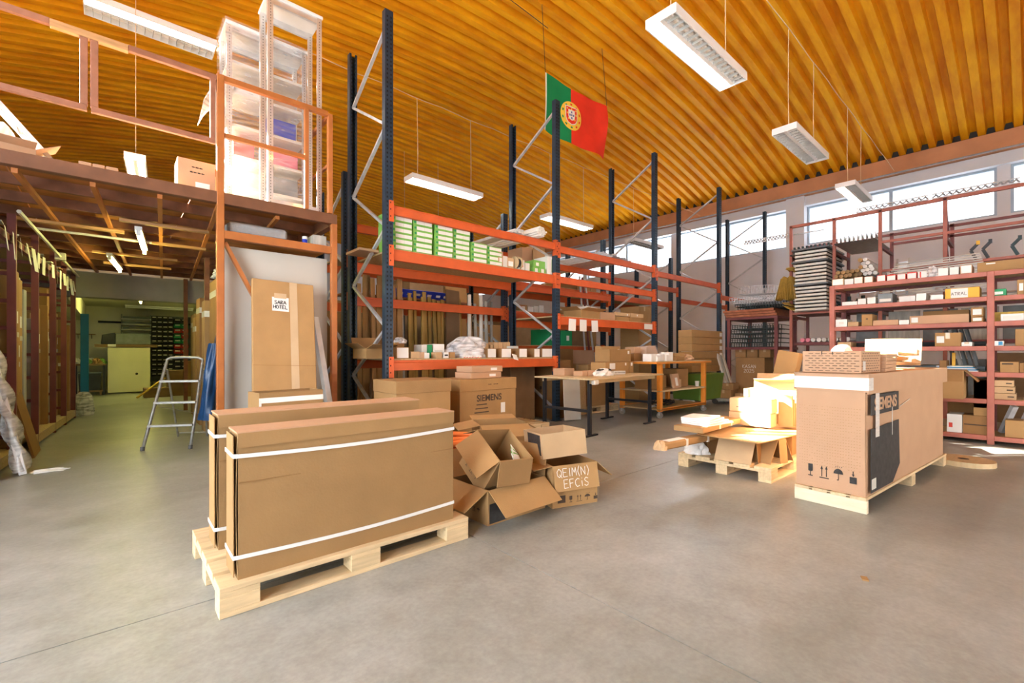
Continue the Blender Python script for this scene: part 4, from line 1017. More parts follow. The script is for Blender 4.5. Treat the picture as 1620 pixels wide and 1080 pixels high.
oc('brown carton stacked on the left trolley carton', 6.47, 4.31, .18, .18, .1, TZ + .135, material='cardboard_pink', tape=False)
T = thing('wrapped_carton', 'film-wrapped grey carton at the back of the trolley top', 'carton', (6.75, 4.25, TZ)); part('body', MB().hexa([(0, 0, 0), (.42, 0, 0), (.42, .25, 0), (0, .25, 0)], [(.06, .05, .24), (.34, .05, .26), (.36, .25, .26), (.04, .25, .24)]), 'cardboard_pink', T); part('film', MB().hexa([(-.01, -.01, .002), (.43, -.01, .002), (.43, .26, .002), (-.01, .26, .002)], [(.05, .04, .25), (.35, .04, .27), (.37, .26, .27), (.03, .26, .25)]), 'stretch_film', T)
oc('yellowish parcel at the right of the white trolley boxes', 7.25, 4.0, .36, .22, .07, TZ, material='cardboard', tape=True, rz=.1)
oc('second parcel lying on the yellowish trolley parcel', 7.28, 4.05, .3, .18, .06, TZ + .073, material='cardboard', tape=False, rz=-.1)
T = thing('rag_bundle', 'pinkish crumpled bundle at the right end of the trolley', 'bundle', (7.78, 4.1, TZ)); part('cloth', blob(.34, .22, .10, 41, .25), 'cardboard_pink', T)
oc('tan carton on the middle trolley shelf, left', 6.62, 4.1, .3, .3, .23, .446, tape=False)
oc('open-sided tan carton on the middle trolley shelf', 6.98, 4.15, .22, .3, .22, .446, material='cardboard_brown', tape=False)
T = oc('carton with white label tilted on the middle trolley shelf', 7.16, 3.98, .26, .04, .25, .446, material='cardboard_pink', tape=False, paper=[('f', .5, .45, .1, .14)]); T.rotation_euler = (-.18, 0, .1)
oc('small carton behind the tilted one on the trolley shelf', 7.42, 4.05, .1, .15, .14, .446, material='cardboard_pale', tape=False)
oc('large brown carton on the middle trolley shelf, right', 7.5, 4.12, .40, .35, .32, .446, material='cardboard_brown', tape=False)
T = thing('cup', 'small grey paper cup at the trolley shelf edge', 'cup', (7.95, 3.98, .446)); part('wall', MB().tube((0, 0, 0), (0, 0, .09), .03, 12, .037), 'pvc_grey', T); part('rim', MB().tube((0, 0, .087), (0, 0, .092), .04, 12), 'off_white', T)
T = thing('cable_tangle', 'black tangle of cable on the lower trolley shelf', 'cable', (7.1, 4.2, .151))
pts = [(.28 * math.cos(a * .55) * (1 + .2 * math.sin(a)), .18 * math.sin(a * .55 + .5 * math.sin(a)), .02 + .03 * (1 + math.sin(a * 1.3))) for a in range(60)]
part('strand', MB().path(pts, .008, 5), 'black_plastic', T)
o = link('paper_roll', MB().tube((6.62, 4.1, .17), (7.05, 4.2, .17), .02, 10).mesh('paper_roll', 'pvc_grey')); tag(o, 'pale roll lying on the lower trolley shelf', 'roll')

# ------------------------------------------------------------------ stack of flat cartons and boards beyond the trolley
for i in range(6):
    carton('flat_carton', 'long flat carton in the tall stack beyond the trolley, %s from bottom' % ORD[i], 'carton', 8.62, 4.42, .66 + i * .142, 1.22, .30, .138, rz=-.05, material='cardboard', tape=False, group='long flat cartons beyond the trolley', paper=[('f', .94, .5, .1, .08)])
T = thing('green_container', 'green wheeled waste container beyond the trolley', 'container', (8.55, 4.18, 0))
part('body', MB().hexa([(0.05, .05, .12), (.97, .05, .12), (.97, .6, .12), (.05, .6, .12)], [(0, 0, .64), (1.02, 0, .64), (1.02, .64, .64), (0, .64, .64)]), 'green_bin', T, bevel=.01)
for xx in (.15, .84):
    for yy in (.12, .5): part('wheel', MB().tube((xx, yy, .055), (xx + .04, yy, .055), .055, 12), 'rubber', T)
part('axle', MB().bar((.15, .12, .11), (.88, .12, .11), .03, .03), 'black_metal', T)
T.location.x = 8.5
for i, (x, mt) in enumerate(((9.62, 'off_white'), (9.74, 'board_grey'), (9.86, 'off_white'))):
    lean_board('%s narrow white board leaning on the fourth rack frame' % ORD[i], x, .07, .03, 1.55, 4.05, .30, mt, tilt=.02, group='white boards on the fourth frame')
# ================================================================== RIGHT SIDE: pallets, big carton, shelving
P3, z3 = pallet('wooden pallet piled with folded cardboard in the sunlight', 3.97, 1.37, 0.0, 1.2, .8)
def tent(label, x, y, rz, w, d, body, fl, ang, mt, mt2=None):
    T = thing('upturned_carton', label, 'carton', (x, y, z3), rz, 'upturned cartons on the sunlit pallet'); a = math.radians(ang); o = math.sin(a) * fl; h = math.cos(a) * fl
    m = MB(); X_, Y_ = w / 2, d / 2; t = .005
    m.box(-X_, -Y_, h, X_, Y_, h + t).box(-X_, -Y_, h, -X_ + t, Y_, h + .001)
    part('body', m, mt, T)
    part('flap', MB().plate([(-X_, Y_, h), (-X_ - o, Y_, 0), (-X_ - o, -Y_, 0), (-X_, -Y_, h)], .004), mt, T)
    part('flap', MB().plate([(X_, -Y_, h), (X_ + o, -Y_, 0), (X_ + o, Y_, 0), (X_, Y_, h)], .004), mt2 or mt, T)
    part('flap', MB().plate([(-X_, -Y_, h), (-X_, -Y_ - o * .15, 0), (X_, -Y_ - o * .15, 0), (X_, -Y_, h)], .004), mt2 or mt, T)
    return T
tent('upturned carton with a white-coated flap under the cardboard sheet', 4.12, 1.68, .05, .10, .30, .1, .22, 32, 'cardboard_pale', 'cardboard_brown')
tent('upturned plain brown carton at the right of the sunlit pallet', 4.28, 1.30 + .2, -.25, .10, .24, .1, .22, 28, 'cardboard', 'cardboard_brown')
carton('carton', 'small brown carton lying on the sunlit pallet beside a white bag', 'carton', 4.10, 1.95, z3, .22, .14, .14, rz=-.3, material='cardboard_brown', tape=False)
T = thing('paper_bag', 'crumpled white bag on the left corner of the sunlit pallet', 'bag', (4.06, 2.05, z3)); part('film', blob(.15, .22, .12, 51, .15), 'paper_white', T)
o = link('cardboard_sheet', MB().box(0, 0, 0, 1.02, .52, .008).mesh('cardboard_sheet', 'cardboard'), None, (3.80, 1.40, z3 + .205), (0, .02, math.radians(-3))); tag(o, 'flat cardboard sheet lying over the upturned cartons', 'cardboard sheet')
o.location.z = z3 + .215
lab(o, (.12, .08, .008), (1, 0, 0), (0, 1, 0), .09, .05)
T = thing('tube_parcel', 'long taped parcel jutting out left from the sunlit pallet', 'parcel', (3.32, 1.93, z3 + .145), math.radians(-5)); part('body', MB().box(0, 0, 0, 1.2, .10, .06), 'cardboard', T, bevel=.012)
part('crumpled_end', blob(.10, .11, .07, 61, .12), 'cardboard_pale', T).location = (.01, .05, 0)
lab(T, (.2, .05, .06), (1, 0, 0), (0, 1, 0), .24, .07)
for xx in (.3, .62): part('tape', MB().box(xx, -.001, -.001, xx + .03, .101, .061), 'clear_tape', T)
carton('carton', 'support carton beneath the long parcel on the sunlit pallet', 'carton', 4.45, 1.98, z3, .5, .17, .14, material='cardboard_brown', tape=False)
T = carton('flat_parcel', 'long flat parcel with clear tape, middle of the sunlit pallet', 'parcel', 3.74, 1.82, z3 + .245, .95, .26, .045, rz=math.radians(3), material='cardboard', tape=False)
for xx in (.35, .62): part('tape', MB().box(xx, -.001, -.001, xx + .03, .261, .046), 'clear_tape', T)
for i in range(4):
    o = link('envelope', MB().box(0, 0, 0, .42 - .03 * i, .25, .012).mesh('envelope', 'paper_white'), None, (3.84 + .03 * i, 1.83 + .008 * i, z3 + .292 + i * .0135), (0, 0, math.radians(-6 + 5 * i)))
    tag(o, '%s white plastic envelope in the pile on the flat parcel' % ('lowest', 'second', 'third', 'topmost')[i], 'envelope', 'white envelopes on the flat parcel')
T = carton('carton', 'lower of two long cartons stacked on the sunlit pallet', 'carton', 4.62, 1.60, z3 + .225, .17, .38, .125, rz=0.04, material='cardboard_pale', tape=False)
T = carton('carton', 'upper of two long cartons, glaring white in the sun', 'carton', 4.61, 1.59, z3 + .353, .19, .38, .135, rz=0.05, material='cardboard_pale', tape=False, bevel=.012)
lab(T, (-.0, .30, .05), (0, -1, 0), (0, 0, 1), .02, .008, 'ink_brown', 'print_line')
carton('carton', 'support carton under the two stacked long cartons', 'carton', 4.62, 1.42, z3, .5, .48, .20, material='cardboard_brown', tape=False)
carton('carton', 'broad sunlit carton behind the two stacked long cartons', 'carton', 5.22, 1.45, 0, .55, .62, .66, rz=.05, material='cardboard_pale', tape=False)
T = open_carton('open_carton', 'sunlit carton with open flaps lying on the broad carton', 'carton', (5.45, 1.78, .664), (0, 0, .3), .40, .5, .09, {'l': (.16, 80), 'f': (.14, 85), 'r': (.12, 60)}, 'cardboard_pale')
for i in range(3):
    lean_board('%s brown strip standing beside the stacked long cartons' % ORD[i], 4.86 + .05 * i, .03, .12, .30 - .04 * i, 1.49, 0, 'cardboard', group='strips beside the long cartons', name='cardboard_strip').location.z = z3 + .222
carton('carton', 'flat carton edge jutting under the Siemens side of the pile', 'carton', 4.72, 1.20, z3 + .09, .42, .14, .10, rz=-.1, material='cardboard', tape=False)
T = carton('carton', 'tall yellow-brown carton leaning upright behind the pile', 'carton', 5.98, 1.98, .0, .12, .24, 1.06, material='cardboard', tape=False); T.rotation_euler = (.17, .1, -.1); T.location.z = .01
# ------------------------------------------------------------------ big SIEMENS carton on its pallet
RZ = math.radians(-4.7)
PS = thing('pallet', 'white-fronted long wooden pallet under the big SIEMENS carton', 'pallet', (3.68, .70, 0), RZ, 'wooden pallets')
for k, xx in enumerate((0, 1.05, 2.10)): part('stringer', MB().box(xx, 0, 0, xx + (.035 if k == 0 else .10), .43, .085), 'pallet_pale' if k == 0 else 'pallet_wood', PS, bevel=.002)
for k in range(4): part('deck_board', MB().box(-.005, .002 + k * .111, .085, 2.22, .093 + k * .111, .105), 'pallet_wood', PS, bevel=.002)
for k in range(3): part('slat_end', MB().box(-.012, .04 + k * .13, .098, -.0052, .12 + k * .13, .105), 'pallet_wood', PS)
BS = thing('big_carton', 'big carton printed SIEMENS with handling marks on pallet', 'carton', (3.695, .71, .106), RZ)
L_, Wc, Hc = 2.12, .41, .80
m = MB()
m.grid(lambda u, v: (u * L_, -.012 * math.sin(math.pi * u) * math.sin(math.pi * v) + .004 * math.sin(9 * u) * v, v * Hc), 14, 8)
m.grid(lambda u, v: (-.006 * math.sin(math.pi * v), Wc - u * Wc, v * Hc), 6, 8)
m.add([(L_, 0, 0), (L_, Wc, 0), (L_, Wc, Hc), (L_, 0, Hc), (0, Wc, 0), (0, Wc, Hc)], [(0, 1, 2, 3), (1, 4, 5, 2)])
part('body', m, 'cardboard_pink', BS)
ld = MB(); g = .012; z0 = Hc - .115
ld.box(-g, -g, z0, 0, Wc + g, Hc + .006).box(-g, -g - .008, z0 - .01, L_ + .05, -g, Hc + .006).box(L_, -g, z0, L_ + .03, Wc + g, Hc + .006).box(-g, Wc, z0, L_ + .03, Wc + g, Hc + .006).box(-g, -g, Hc, L_ + .05, Wc + g, Hc + .006)
part('lid', ld, 'cardboard_pink', BS)
part('clear_tape', MB().box(-g - .0015, -.02, z0 + .012, -g, Wc + .01, Hc - .02).box(-g, -g - .0095, z0 + .012, .08, -g - .008, Hc - .02), 'clear_tape', BS, label='broad clear tape round the lid')
def front(u0, u1, v0, v1, mt, name, lift=.0165, parent=BS):
    return part(name, MB().box(u0, -lift, v0, u1, -lift + .002, v1), mt, parent)
pn = front(.045, .66, .53, .665, 'print_charcoal', 'name_panel')
on_face(text_mesh('SIEMENS', .115, 'cardboard_pink', .0028, 1.15), pn, (.36, -.0165, .596), (1, 0, 0), (0, 0, 1), .001)
bp_ = MB(); bp_.prism([(.045, .02), (.52, .02), (.69, .13), (.665, .455), (.045, .44)], (0, -.0165, 0), (1, 0, 0), (0, 0, 1), (0, .002, 0))
bk = part('black_panel', bp_, 'print_charcoal', BS)
part('white_mark', MB().box(.06, -.0172, .04, .15, -.0166, .11), 'off_white', bk)
part('peeled_tape', MB().box(.14, -.0182, .38, .215, -.0170, .69), 'clear_tape', BS)
part('scuff', MB().bar((.50, -.0175, .56), (.50, -.0175, .36), .002, .004).bar((.68, -.0175, .55), (.95, -.0175, .59), .002, .004), 'off_white', BS, kind='stuff')
# dotted relief and handling marks on the end
dm = MB()
for i in range(24):
    for j in range(22):
        y_ = .025 + i * .0155; z_ = .16 + j * .0195
        if random.random() < .85: dm.box(-.0082, y_, z_, -.0074, y_ + .006, z_ + .0025)
part('dot_print', dm, 'cardboard', BS, kind='stuff')
icons(BS, (-.007, Wc - .065, .075), (0, -1, 0), (0, 0, 1), .056, 4, 'print_charcoal', 1.55)
# things on top
BT = .106 + Hc + .007
T = thing('perforated_carton', 'carton with dashed perforation print on the big carton', 'carton', (3.73, .74, BT), math.radians(-4))
part('body', MB().box(0, 0, 0, .42, .35, .15), 'cardboard_pink', T, bevel=.003)
dm = MB()
for j in range(8):
    for i in range(8):
        off = .02 * (j % 2)
        if .01 + off + i * .042 + .028 < .345: dm.box(-.001, .01 + off + i * .042, .012 + j * .017, 0, .038 + off + i * .042, .016 + j * .017)
        if i < 9 and .01 + off + i * .05 + .03 < .41: dm.box(.01 + off + i * .05, -.001, .012 + j * .017, .042 + off + i * .05, 0, .016 + j * .017)
part('dash_print', dm, 'ink_brown', T, kind='stuff')
part('handle_slot', MB().box(-.0015, .16, .125, .001, .165, .15).box(-.0015, .225, .125, .001, .23, .15), 'ink_black', T, kind='stuff')
lab(T, (.06, 0, .05), (1, 0, 0), (0, 0, 1), .05, .06, 'clear_tape')
for k in range(2):
    for i in range(5):
        o = carton('flat_box', 'small flat brown box in the %s stack on the big carton, %s from bottom' % (('front', 'rear')[k], ORD[i]), 'box', 4.19 + .21 * k + .012 * i, .69 + .01 * k, BT + i * .026, .19, .24, .024, rz=-.05, material='cardboard_pink', tape=False, bevel=.001, group='flat boxes on the big carton')
rr = random.Random(9)
for i in range(9):
    x = 4.72 + rr.uniform(0, .75); y = .70 + rr.uniform(0, .15)
    o = link('cardboard_scrap', MB().box(-.14, -.06, 0, .14, .06, .006).mesh('cardboard_scrap', 'cardboard_pale'), None, (x, y, BT + .012 + .018 * i), (rr.uniform(-.25, .25), rr.uniform(-.35, .2), rr.uniform(-1, 1)))
    o.location.z = BT + .055 + .012 * i
    tag(o, 'torn cardboard scrap on the big carton pile, %s from bottom' % ORD[i], 'cardboard scrap', 'scraps on the big carton')
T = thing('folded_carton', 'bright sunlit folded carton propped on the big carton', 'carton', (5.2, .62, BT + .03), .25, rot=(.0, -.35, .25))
part('sheet', MB().box(0, 0, 0, .008, .38, .24), 'cardboard_pale', T); part('cut_tab', MB().box(-.01, .03, .1, .0, .1, .15), 'cardboard_brown', T)
T = thing('foam_bag', 'white crumpled bag behind the perforated carton', 'bag', (4.35, .98, BT)); part('film', blob(.36, .16, .19, 71, .12), 'paper_white', T)
T = thing('wooden_disc', 'round wooden drum end lying on the floor behind big carton', 'disc', (6.15, .52, 0))
part('disc', MB().tube((0, 0, .0), (0, 0, .045), .22, 28), 'plywood', T); part('hole', MB().tube((0, 0, .045), (0, 0, .047), .04, 14), 'ink_brown', T)
T.location = (6.08, .42, 0)

# ------------------------------------------------------------------ red shelving in front (X = 7.55)
SX = 7.55; SD = .65
SH = thing('steel_shelving', 'salmon red steel shelving crowded with cartons, front right', 'shelving', (SX, .30, 0))
def spart(n, mbx, mt, **k):
    mbx.v = [(x - SX, y - .30, z) for x, y, z in mbx.v]; return part(n, mbx, mt, SH, **k)
LV = [.10, .52, .83, 1.13, 1.41, 1.70, 1.985]
for y in (1.83, .30, -1.23):
    spart('post', MB().box(SX, y - .03, 0, SX + .05, y + .03, 1.985), 'shelf_red', bevel=.004)
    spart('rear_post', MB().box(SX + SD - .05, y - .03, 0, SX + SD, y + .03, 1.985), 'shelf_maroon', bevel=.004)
for zi, z in enumerate(LV):
    for y0, y1 in ((-1.20, .27), (.33, 1.80)):
        spart('shelf_rail', MB().box(SX, y0, z - .055, SX + .04, y1, z - .001), 'shelf_red', bevel=.003)
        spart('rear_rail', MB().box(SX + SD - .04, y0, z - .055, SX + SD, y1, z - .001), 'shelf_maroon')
        spart('shelf_board', MB().box(SX + .04, y0 - .03, z - .02, SX + SD - .04, y1 + .03, z - .001), 'plywood')
    for y in (1.80, .33):
        spart('end_rail', MB().box(SX + .05, y - .0 if y < 1 else y, z - .05, SX + SD - .05, y + .03, z - .021), 'shelf_red')
def sbox(px0, px1, pyt, lv, label, mt='cardboard', card=None, dx=.03, d=.3, name='carton', cat='carton', tape=False, minh=.03, X_=None, z=None, group=None):
    xx = (SX if X_ is None else X_) + dx
    a = atX(px0, pyt, xx); b = atX(px1, pyt, xx); z = LV[lv] if z is None else z
    w = a.y - b.y; h = max(minh, (a.z + b.z) / 2 - z)
    T = thing(name, label, cat, (xx, b.y, z), 0, group)
    part('body', MB().box(0, 0, 0, d, w, h), mt, T, bevel=min(.003, h * .1, w * .1))
    if tape: part('tape', MB().box(-.001, w / 2 - .02, h * .55, 0, w / 2 + .02, h).box(-.001, w / 2 - .02, h, d, w / 2 + .02, h + .001), 'tape', T)
    if card == 'white': lab(T, (0, w / 2, h / 2), (0, -1, 0), (0, 0, 1), w * .86, h * .86)
    elif card: lab(T, (0, w * (1 - card[0]), h * card[1]), (0, -1, 0), (0, 0, 1), w * card[2], h * card[3], *(card[4:]))
    return T
for i, (a, b, t, mt, cd_) in enumerate([(1316, 1335, 441, 'cardboard_pale', 'white'), (1336, 1350, 441, 'paper_white', None), (1351, 1365, 438, 'cardboard_pink', 'white'), (1367, 1381, 437, 'cardboard_pink', 'white'),
        (1387, 1401, 435, 'red_paint', 'white'), (1403, 1417, 434, 'red_paint', (.5, .42, .9, .75)), (1419, 1433, 433, 'red_paint', 'white'), (1435, 1450, 430, 'red_paint', (.5, .42, .9, .75)), (1452, 1466, 429, 'paper_white', (.3, .5, .15, .9, 'red_paint')),
        (1484, 1500, 424, 'paper_white', None), (1502, 1517, 422, 'pvc_grey', 'white'), (1519, 1538, 419, 'cardboard_pink', 'white')]):
    sbox(a, b, t, 6, 'bin box on the top red shelf, %s from the left post' % ORD[i], mt, cd_, group='bin boxes on the top red shelf')
T = thing('plastic_bag', 'clear bag of parts among the top shelf bin boxes', 'bag', (SX + .12, atX(1475, 440, SX + .1).y, LV[6])); part('film', blob(.22, .13, .13, 81, .15), 'poly_bag', T)
sbox(1546, 1620, 412, 6, 'long carton with white strips at the right of top shelf', 'cardboard', (.3, .8, .2, .12))
for i, (a, b, t, mt, cd_, l) in enumerate([(1332, 1356, 477, 'paper_white', None, 'flat stack of white leaflets on the second red shelf'), (1357, 1370, 472, 'pvc_grey', None, 'small grey parts box on the second red shelf'), (1372, 1385, 470, 'paper_white', None, 'small white box on the second red shelf'),
        (1389, 1412, 464, 'slate', (.5, .3, .8, .3, 'off_white'), 'dark crate of fittings on the second red shelf'), (1422, 1448, 468, 'pvc_grey', None, 'pale grey tray of papers on the second red shelf'), (1449, 1465, 464, 'paper_white', None, 'white stack of paper boxes on the second red shelf'), (1472, 1492, 466, 'paper_white', None, 'white card box near the yellow one')]):
    sbox(a, b, t, 5, l, mt, cd_, cat='box')
T = sbox(1495, 1550, 455, 5, 'yellow carton with white paper reading ATRAL', 'yellow', (.42, .5, .5, .9), cat='box')
w_ = atX(1495, 460, SX + .03).y - atX(1550, 460, SX + .03).y
on_face(stroke_mesh(['ATRAL'], .035, .004, 'ink_brown', 1.2), T, (0, w_ * .58, .055), (0, -1, 0), (0, 0, 1), .003)
sbox(1567, 1592, 457, 5, 'green box with a white label on the second red shelf', 'green_dark', (.5, .4, .6, .4), cat='box'); sbox(1609, 1620, 442, 5, 'tan carton with white label at the picture edge', 'cardboard', (.6, .5, .6, .5))
for i, (a, b, t, mt, cd_, l) in enumerate([(1322, 1340, 505, 'paper_white', (.5, .5, .4, .3, 'off_white'), 'white box first on the third red shelf'), (1341, 1358, 509, 'cardboard_pale', None, 'low buff box second on the third red shelf'), (1363, 1380, 497, 'cardboard', (.5, .6, .2, .1, 'ink_brown'), 'upright tan carton with a hand hole, third red shelf'),
        (1381, 1421, 506, 'cardboard_pink', None, 'flat carton of ribbed cardboard, third red shelf'), (1422, 1438, 506, 'paper_white', None, 'slim white box beside the long carton, third shelf'), (1439, 1533, 498, 'cardboard_pink', (.09, .5, .12, .6), 'very long carton with paper label, third red shelf'),
        (1536, 1556, 501, 'cardboard', (.5, .5, .7, .6), 'lower labelled carton against the post, third shelf')]):
    sbox(a, b, t, 4, l, mt, cd_)
sbox(1460, 1533, 491, 4, 'ribbed cardboard tray behind the very long carton', 'cardboard_brown', dx=.33, d=.2)
zz = atX(1546, 501, SX + .03).z + .003
sbox(1536, 1556, 486, 4, 'upper labelled carton against the post, third shelf', 'cardboard', (.5, .5, .7, .6), z=zz)
sbox(1583, 1620, 496, 4, 'white printed carton right of the post, third shelf', 'paper_white', (.5, .5, .8, .5, 'off_white')); sbox(1567, 1620, 493, 4, 'long yellow carton behind the white printed one', 'yellow_old', dx=.35, d=.2)
for i, (a, b, t, mt, cd_, l) in enumerate([(1325, 1346, 541, 'cardboard_pale', None, 'buff box first on the fourth red shelf'), (1380, 1396, 540, 'paper_white', (.6, .5, .3, .3, 'off_white'), 'left white drawer box on the fourth shelf'), (1397, 1413, 540, 'paper_white', (.6, .5, .3, .3, 'off_white'), 'right white drawer box on the fourth shelf'),
        (1479, 1520, 526, 'cardboard', (.22, .5, .3, .5), 'big taped carton with white label, fourth red shelf'), (1517 + 4, 1538, 541, 'paper_white', None, 'white shallow box right of the big taped carton'), (1571, 1588, 539, 'paper_white', (.7, .5, .4, .7, 'blue_sheet'), 'pale blue and white box right of the post'), (1606, 1620, 520, 'cardboard', None, 'open tan carton at the picture edge, fourth shelf')]):
    sbox(a, b, t, 3, l, mt, cd_, tape='taped' in l)
for i in range(6):
    o = link('panel_strip', MB().box(0, 0, 0, .35, .55 - .04 * i, .018).mesh('panel_strip', ('paper_white', 'pvc_grey', 'cardboard_pale')[i % 3]), None, (SX + .08 + .01 * i, .92 + .03 * i, LV[3] + i * .019)); tag(o, '%s flat strip in the pile on the fourth red shelf' % ORD[i], 'strip', 'flat strips on the fourth shelf')
for i, (a, b, t, mt, cd_, l) in enumerate([(1582, 1612, 572, 'cardboard', (.4, .8, .6, .15, 'ink_brown'), 'tan carton with dark stripe, fifth red shelf'), (1613, 1620, 574, 'cardboard_brown', None, 'brown carton at the picture edge, fifth shelf'),
        (1486, 1497, 570, 'cardboard_brown', None, 'brown carton left on the fifth red shelf')]): sbox(a, b, t, 2, l, mt, cd_)
for i in range(5):
    o = link('blue_folder', MB().box(0, 0, 0, .3, .32, .012).mesh('blue_folder', ('blue_sheet', 'paper_white')[i % 2 == 0]), None, (SX + .04 + .015 * i, .40 + .012 * i, LV[2] + i * .0125)); tag(o, '%s pale folder in the pile left of the post, fifth shelf' % ORD[i], 'folder', 'folders on the fifth shelf')
for i in range(3):
    z = LV[1] + i * .075
    sbox(1573, 1608 - 2 * i, 640, 1, 'flat tan carton right of the post, %s from bottom' % ORD[i], 'cardboard_pale', (.75, .5, .3, .2, 'ink_brown'), z=z, minh=.07, group='flat tan cartons on the sixth shelf')
    sbox(1540, 1560, 640, 1, 'flat tan carton left of the post, %s from bottom' % ORD[i], 'cardboard_pale', z=z, minh=.07, group='flat tan cartons left on the sixth shelf')
T = thing('open_carton', 'brown carton with a hanging flap jutting out of the shelving', 'carton', (SX - .28, .50, LV[1] + .002))
m = MB(); m.box(.0, .0, 0, .55, .30, .33); part('body', m, 'cardboard', T, bevel=.003); part('flap', MB().plate([(0, 0, .33), (.0, -.11, .20), (.4, -.11, .20), (.4, 0, .33)], .005), 'cardboard', T); part('flap', MB().box(-.004, .01, .20, 0, .29, .33), 'cardboard_brown', T)
for i in range(2):
    sbox(1540, 1562, 600, 0, 'flat brown tray left of the post near the floor, %s' % ('lower', 'upper')[i], 'cardboard', z=LV[0] + .22 + i * .09, minh=.07)
sbox(1498, 1522, 655, 0, 'white carton with a red square label, lowest shelf', 'paper_white', (.25, .4, .25, .25, 'red_paint')); sbox(1523, 1563, 657, 0, 'brown striped carton on the lowest red shelf', 'cardboard_brown', (.5, .5, .9, .06, 'ink_brown')); sbox(1590, 1620, 665, 0, 'plain tan carton at the picture edge, lowest shelf', 'cardboard')
sbox(1500, 1540, 632, 0, 'brown wrapped parcel behind the lowest cartons', 'cardboard_brown', dx=.36, d=.22)
# leaning profiles in the shelving right bay
def slant(label, p0, p1, w, h, mt, group=None, name='metal_profile'):
    o = link(name, MB().bar(p0, p1, w, h).mesh(name, mt)); return tag(o, label, 'profile', group)
for i in range(5):
    slant('dark metal profile standing slanted left of the post, %s' % ORD[i], (SX + .30 + .03 * i, .42 + .05 * i, LV[2] + .07), (SX + .34 + .03 * i, .52 + .05 * i, LV[4] - .07), .03, .03, 'slate' if i != 3 else 'pvc_grey', 'dark profiles left of the post')
for i in range(4):
    slant('grey box profile standing slanted right of the post, %s' % ORD[i], (SX + .30 + .05 * i, .22 - .13 * i, LV[0] + .02), (SX + .2 + .05 * i, .12 - .13 * i, LV[1] - .08), .06, .04, 'galv', 'box profiles right of the post')
o = slant('yellow level standing in the shelving beside the folders', (SX + .2, .62, LV[2] + .002), (SX + .23, .62, LV[3] - .08), .04, .03, 'yellow')

# ------------------------------------------------------------------ tall maroon rack behind (X = 10)
TX = 10.0
TR = thing('tall_rack', 'tall maroon angle-iron rack of pipes against the window wall', 'rack', (TX, 0, 0))
def tpart(n, mbx, mt, **k):
    mbx.v = [(x - TX, y, z) for x, y, z in mbx.v]; return part(n, mbx, mt, TR, **k)
TYs = [3.10, 2.39, 1.72, .90, -.3, -1.2]
for i, y in enumerate(TYs):
    tpart('post', MB().box(TX, y - .025, 0, TX + .05, y + .025, 3.53), 'shelf_red' if i else 'shelf_red', bevel=.003)
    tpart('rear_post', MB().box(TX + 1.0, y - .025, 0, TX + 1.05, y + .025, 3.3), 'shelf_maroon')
    for z in (2.9, 2.35, 1.75):
        tpart('arm', MB().bar((TX + .05, y, z), (TX + 1.0, y, z), .04, .05), 'shelf_maroon')
tpart('top_rail', MB().box(TX, -1.2, 3.49, TX + .05, 3.12, 3.54), 'shelf_red')
tpart('rear_rail', MB().box(TX + 1.0, -1.2, 3.25, TX + 1.05, 3.12, 3.29), 'shelf_maroon')
for z, y0, y1 in ((2.95, -1.2, 1.72), (2.45, -1.2, 1.72), (2.12, -1.2, 2.38), (1.795, -1.2, 3.1)):
    tpart('rail', MB().box(TX + .005, y0, z, TX + .045, y1, z + .04), 'shelf_red')
    tpart('rear_rail', MB().box(TX + 1.0, y0, z + .12, TX + 1.04, y1, z + .16), 'shelf_maroon')
tpart('shelf_board', MB().box(TX + .02, 1.70, 2.36, TX + 1.0, 2.39, 2.39), 'slate'); tpart('shelf_board', MB().box(TX + .02, 1.70, 1.80, TX + 1.0, 3.1, 1.83), 'shelf_maroon')
tpart('corner_gusset', MB().bar((TX + .05, .9, 3.45), (TX + .5, .9, 3.0), .03, .03), 'shelf_maroon'); tpart('corner_gusset', MB().bar((TX + .05, .9, 2.9), (TX + .5, .9, 2.5), .03, .03), 'shelf_maroon')
# corrugated tray sheets on the upper level
for q, (y0, y1, z) in enumerate(((2.42, 3.08, 2.93), (1.75, 2.36, 3.02))):
    m = MB(); n = 22
    m.grid(lambda u, v: (TX - .12 + u * 1.25, y0 + (y1 - y0) * v, z + (.02 if int(v * n * 2 + .5) % 2 else 0)), 1, n * 2)
    m.grid(lambda u, v: (TX - .12 + u * 1.25, y1 - (y1 - y0) * v, z - .006), 1, 1)
    o = link('ribbed_sheet', m.mesh('ribbed_sheet', 'alu_dull')); tag(o, '%s ribbed metal tray sheet high on the tall maroon rack' % ('left', 'right')[q], 'metal sheet')
    for i in range(9):
        yb = y0 + .04 + (y1 - y0 - .1) * i / 8
        o = link('bracket', MB().bar((TX - .05, yb, z + .03), (TX - .05, yb, z + .16), .035, .03).bar((TX - .05, yb, z + .13), (TX + .2, yb, z + .09), .03, .03).mesh('bracket', 'mesh_dark' if q == 0 else 'alu'))
        tag(o, 'metal bracket on the %s ribbed sheet, %s from left' % (('left', 'right')[q], ORD[8 - i]), 'bracket', 'brackets on the ribbed sheets')
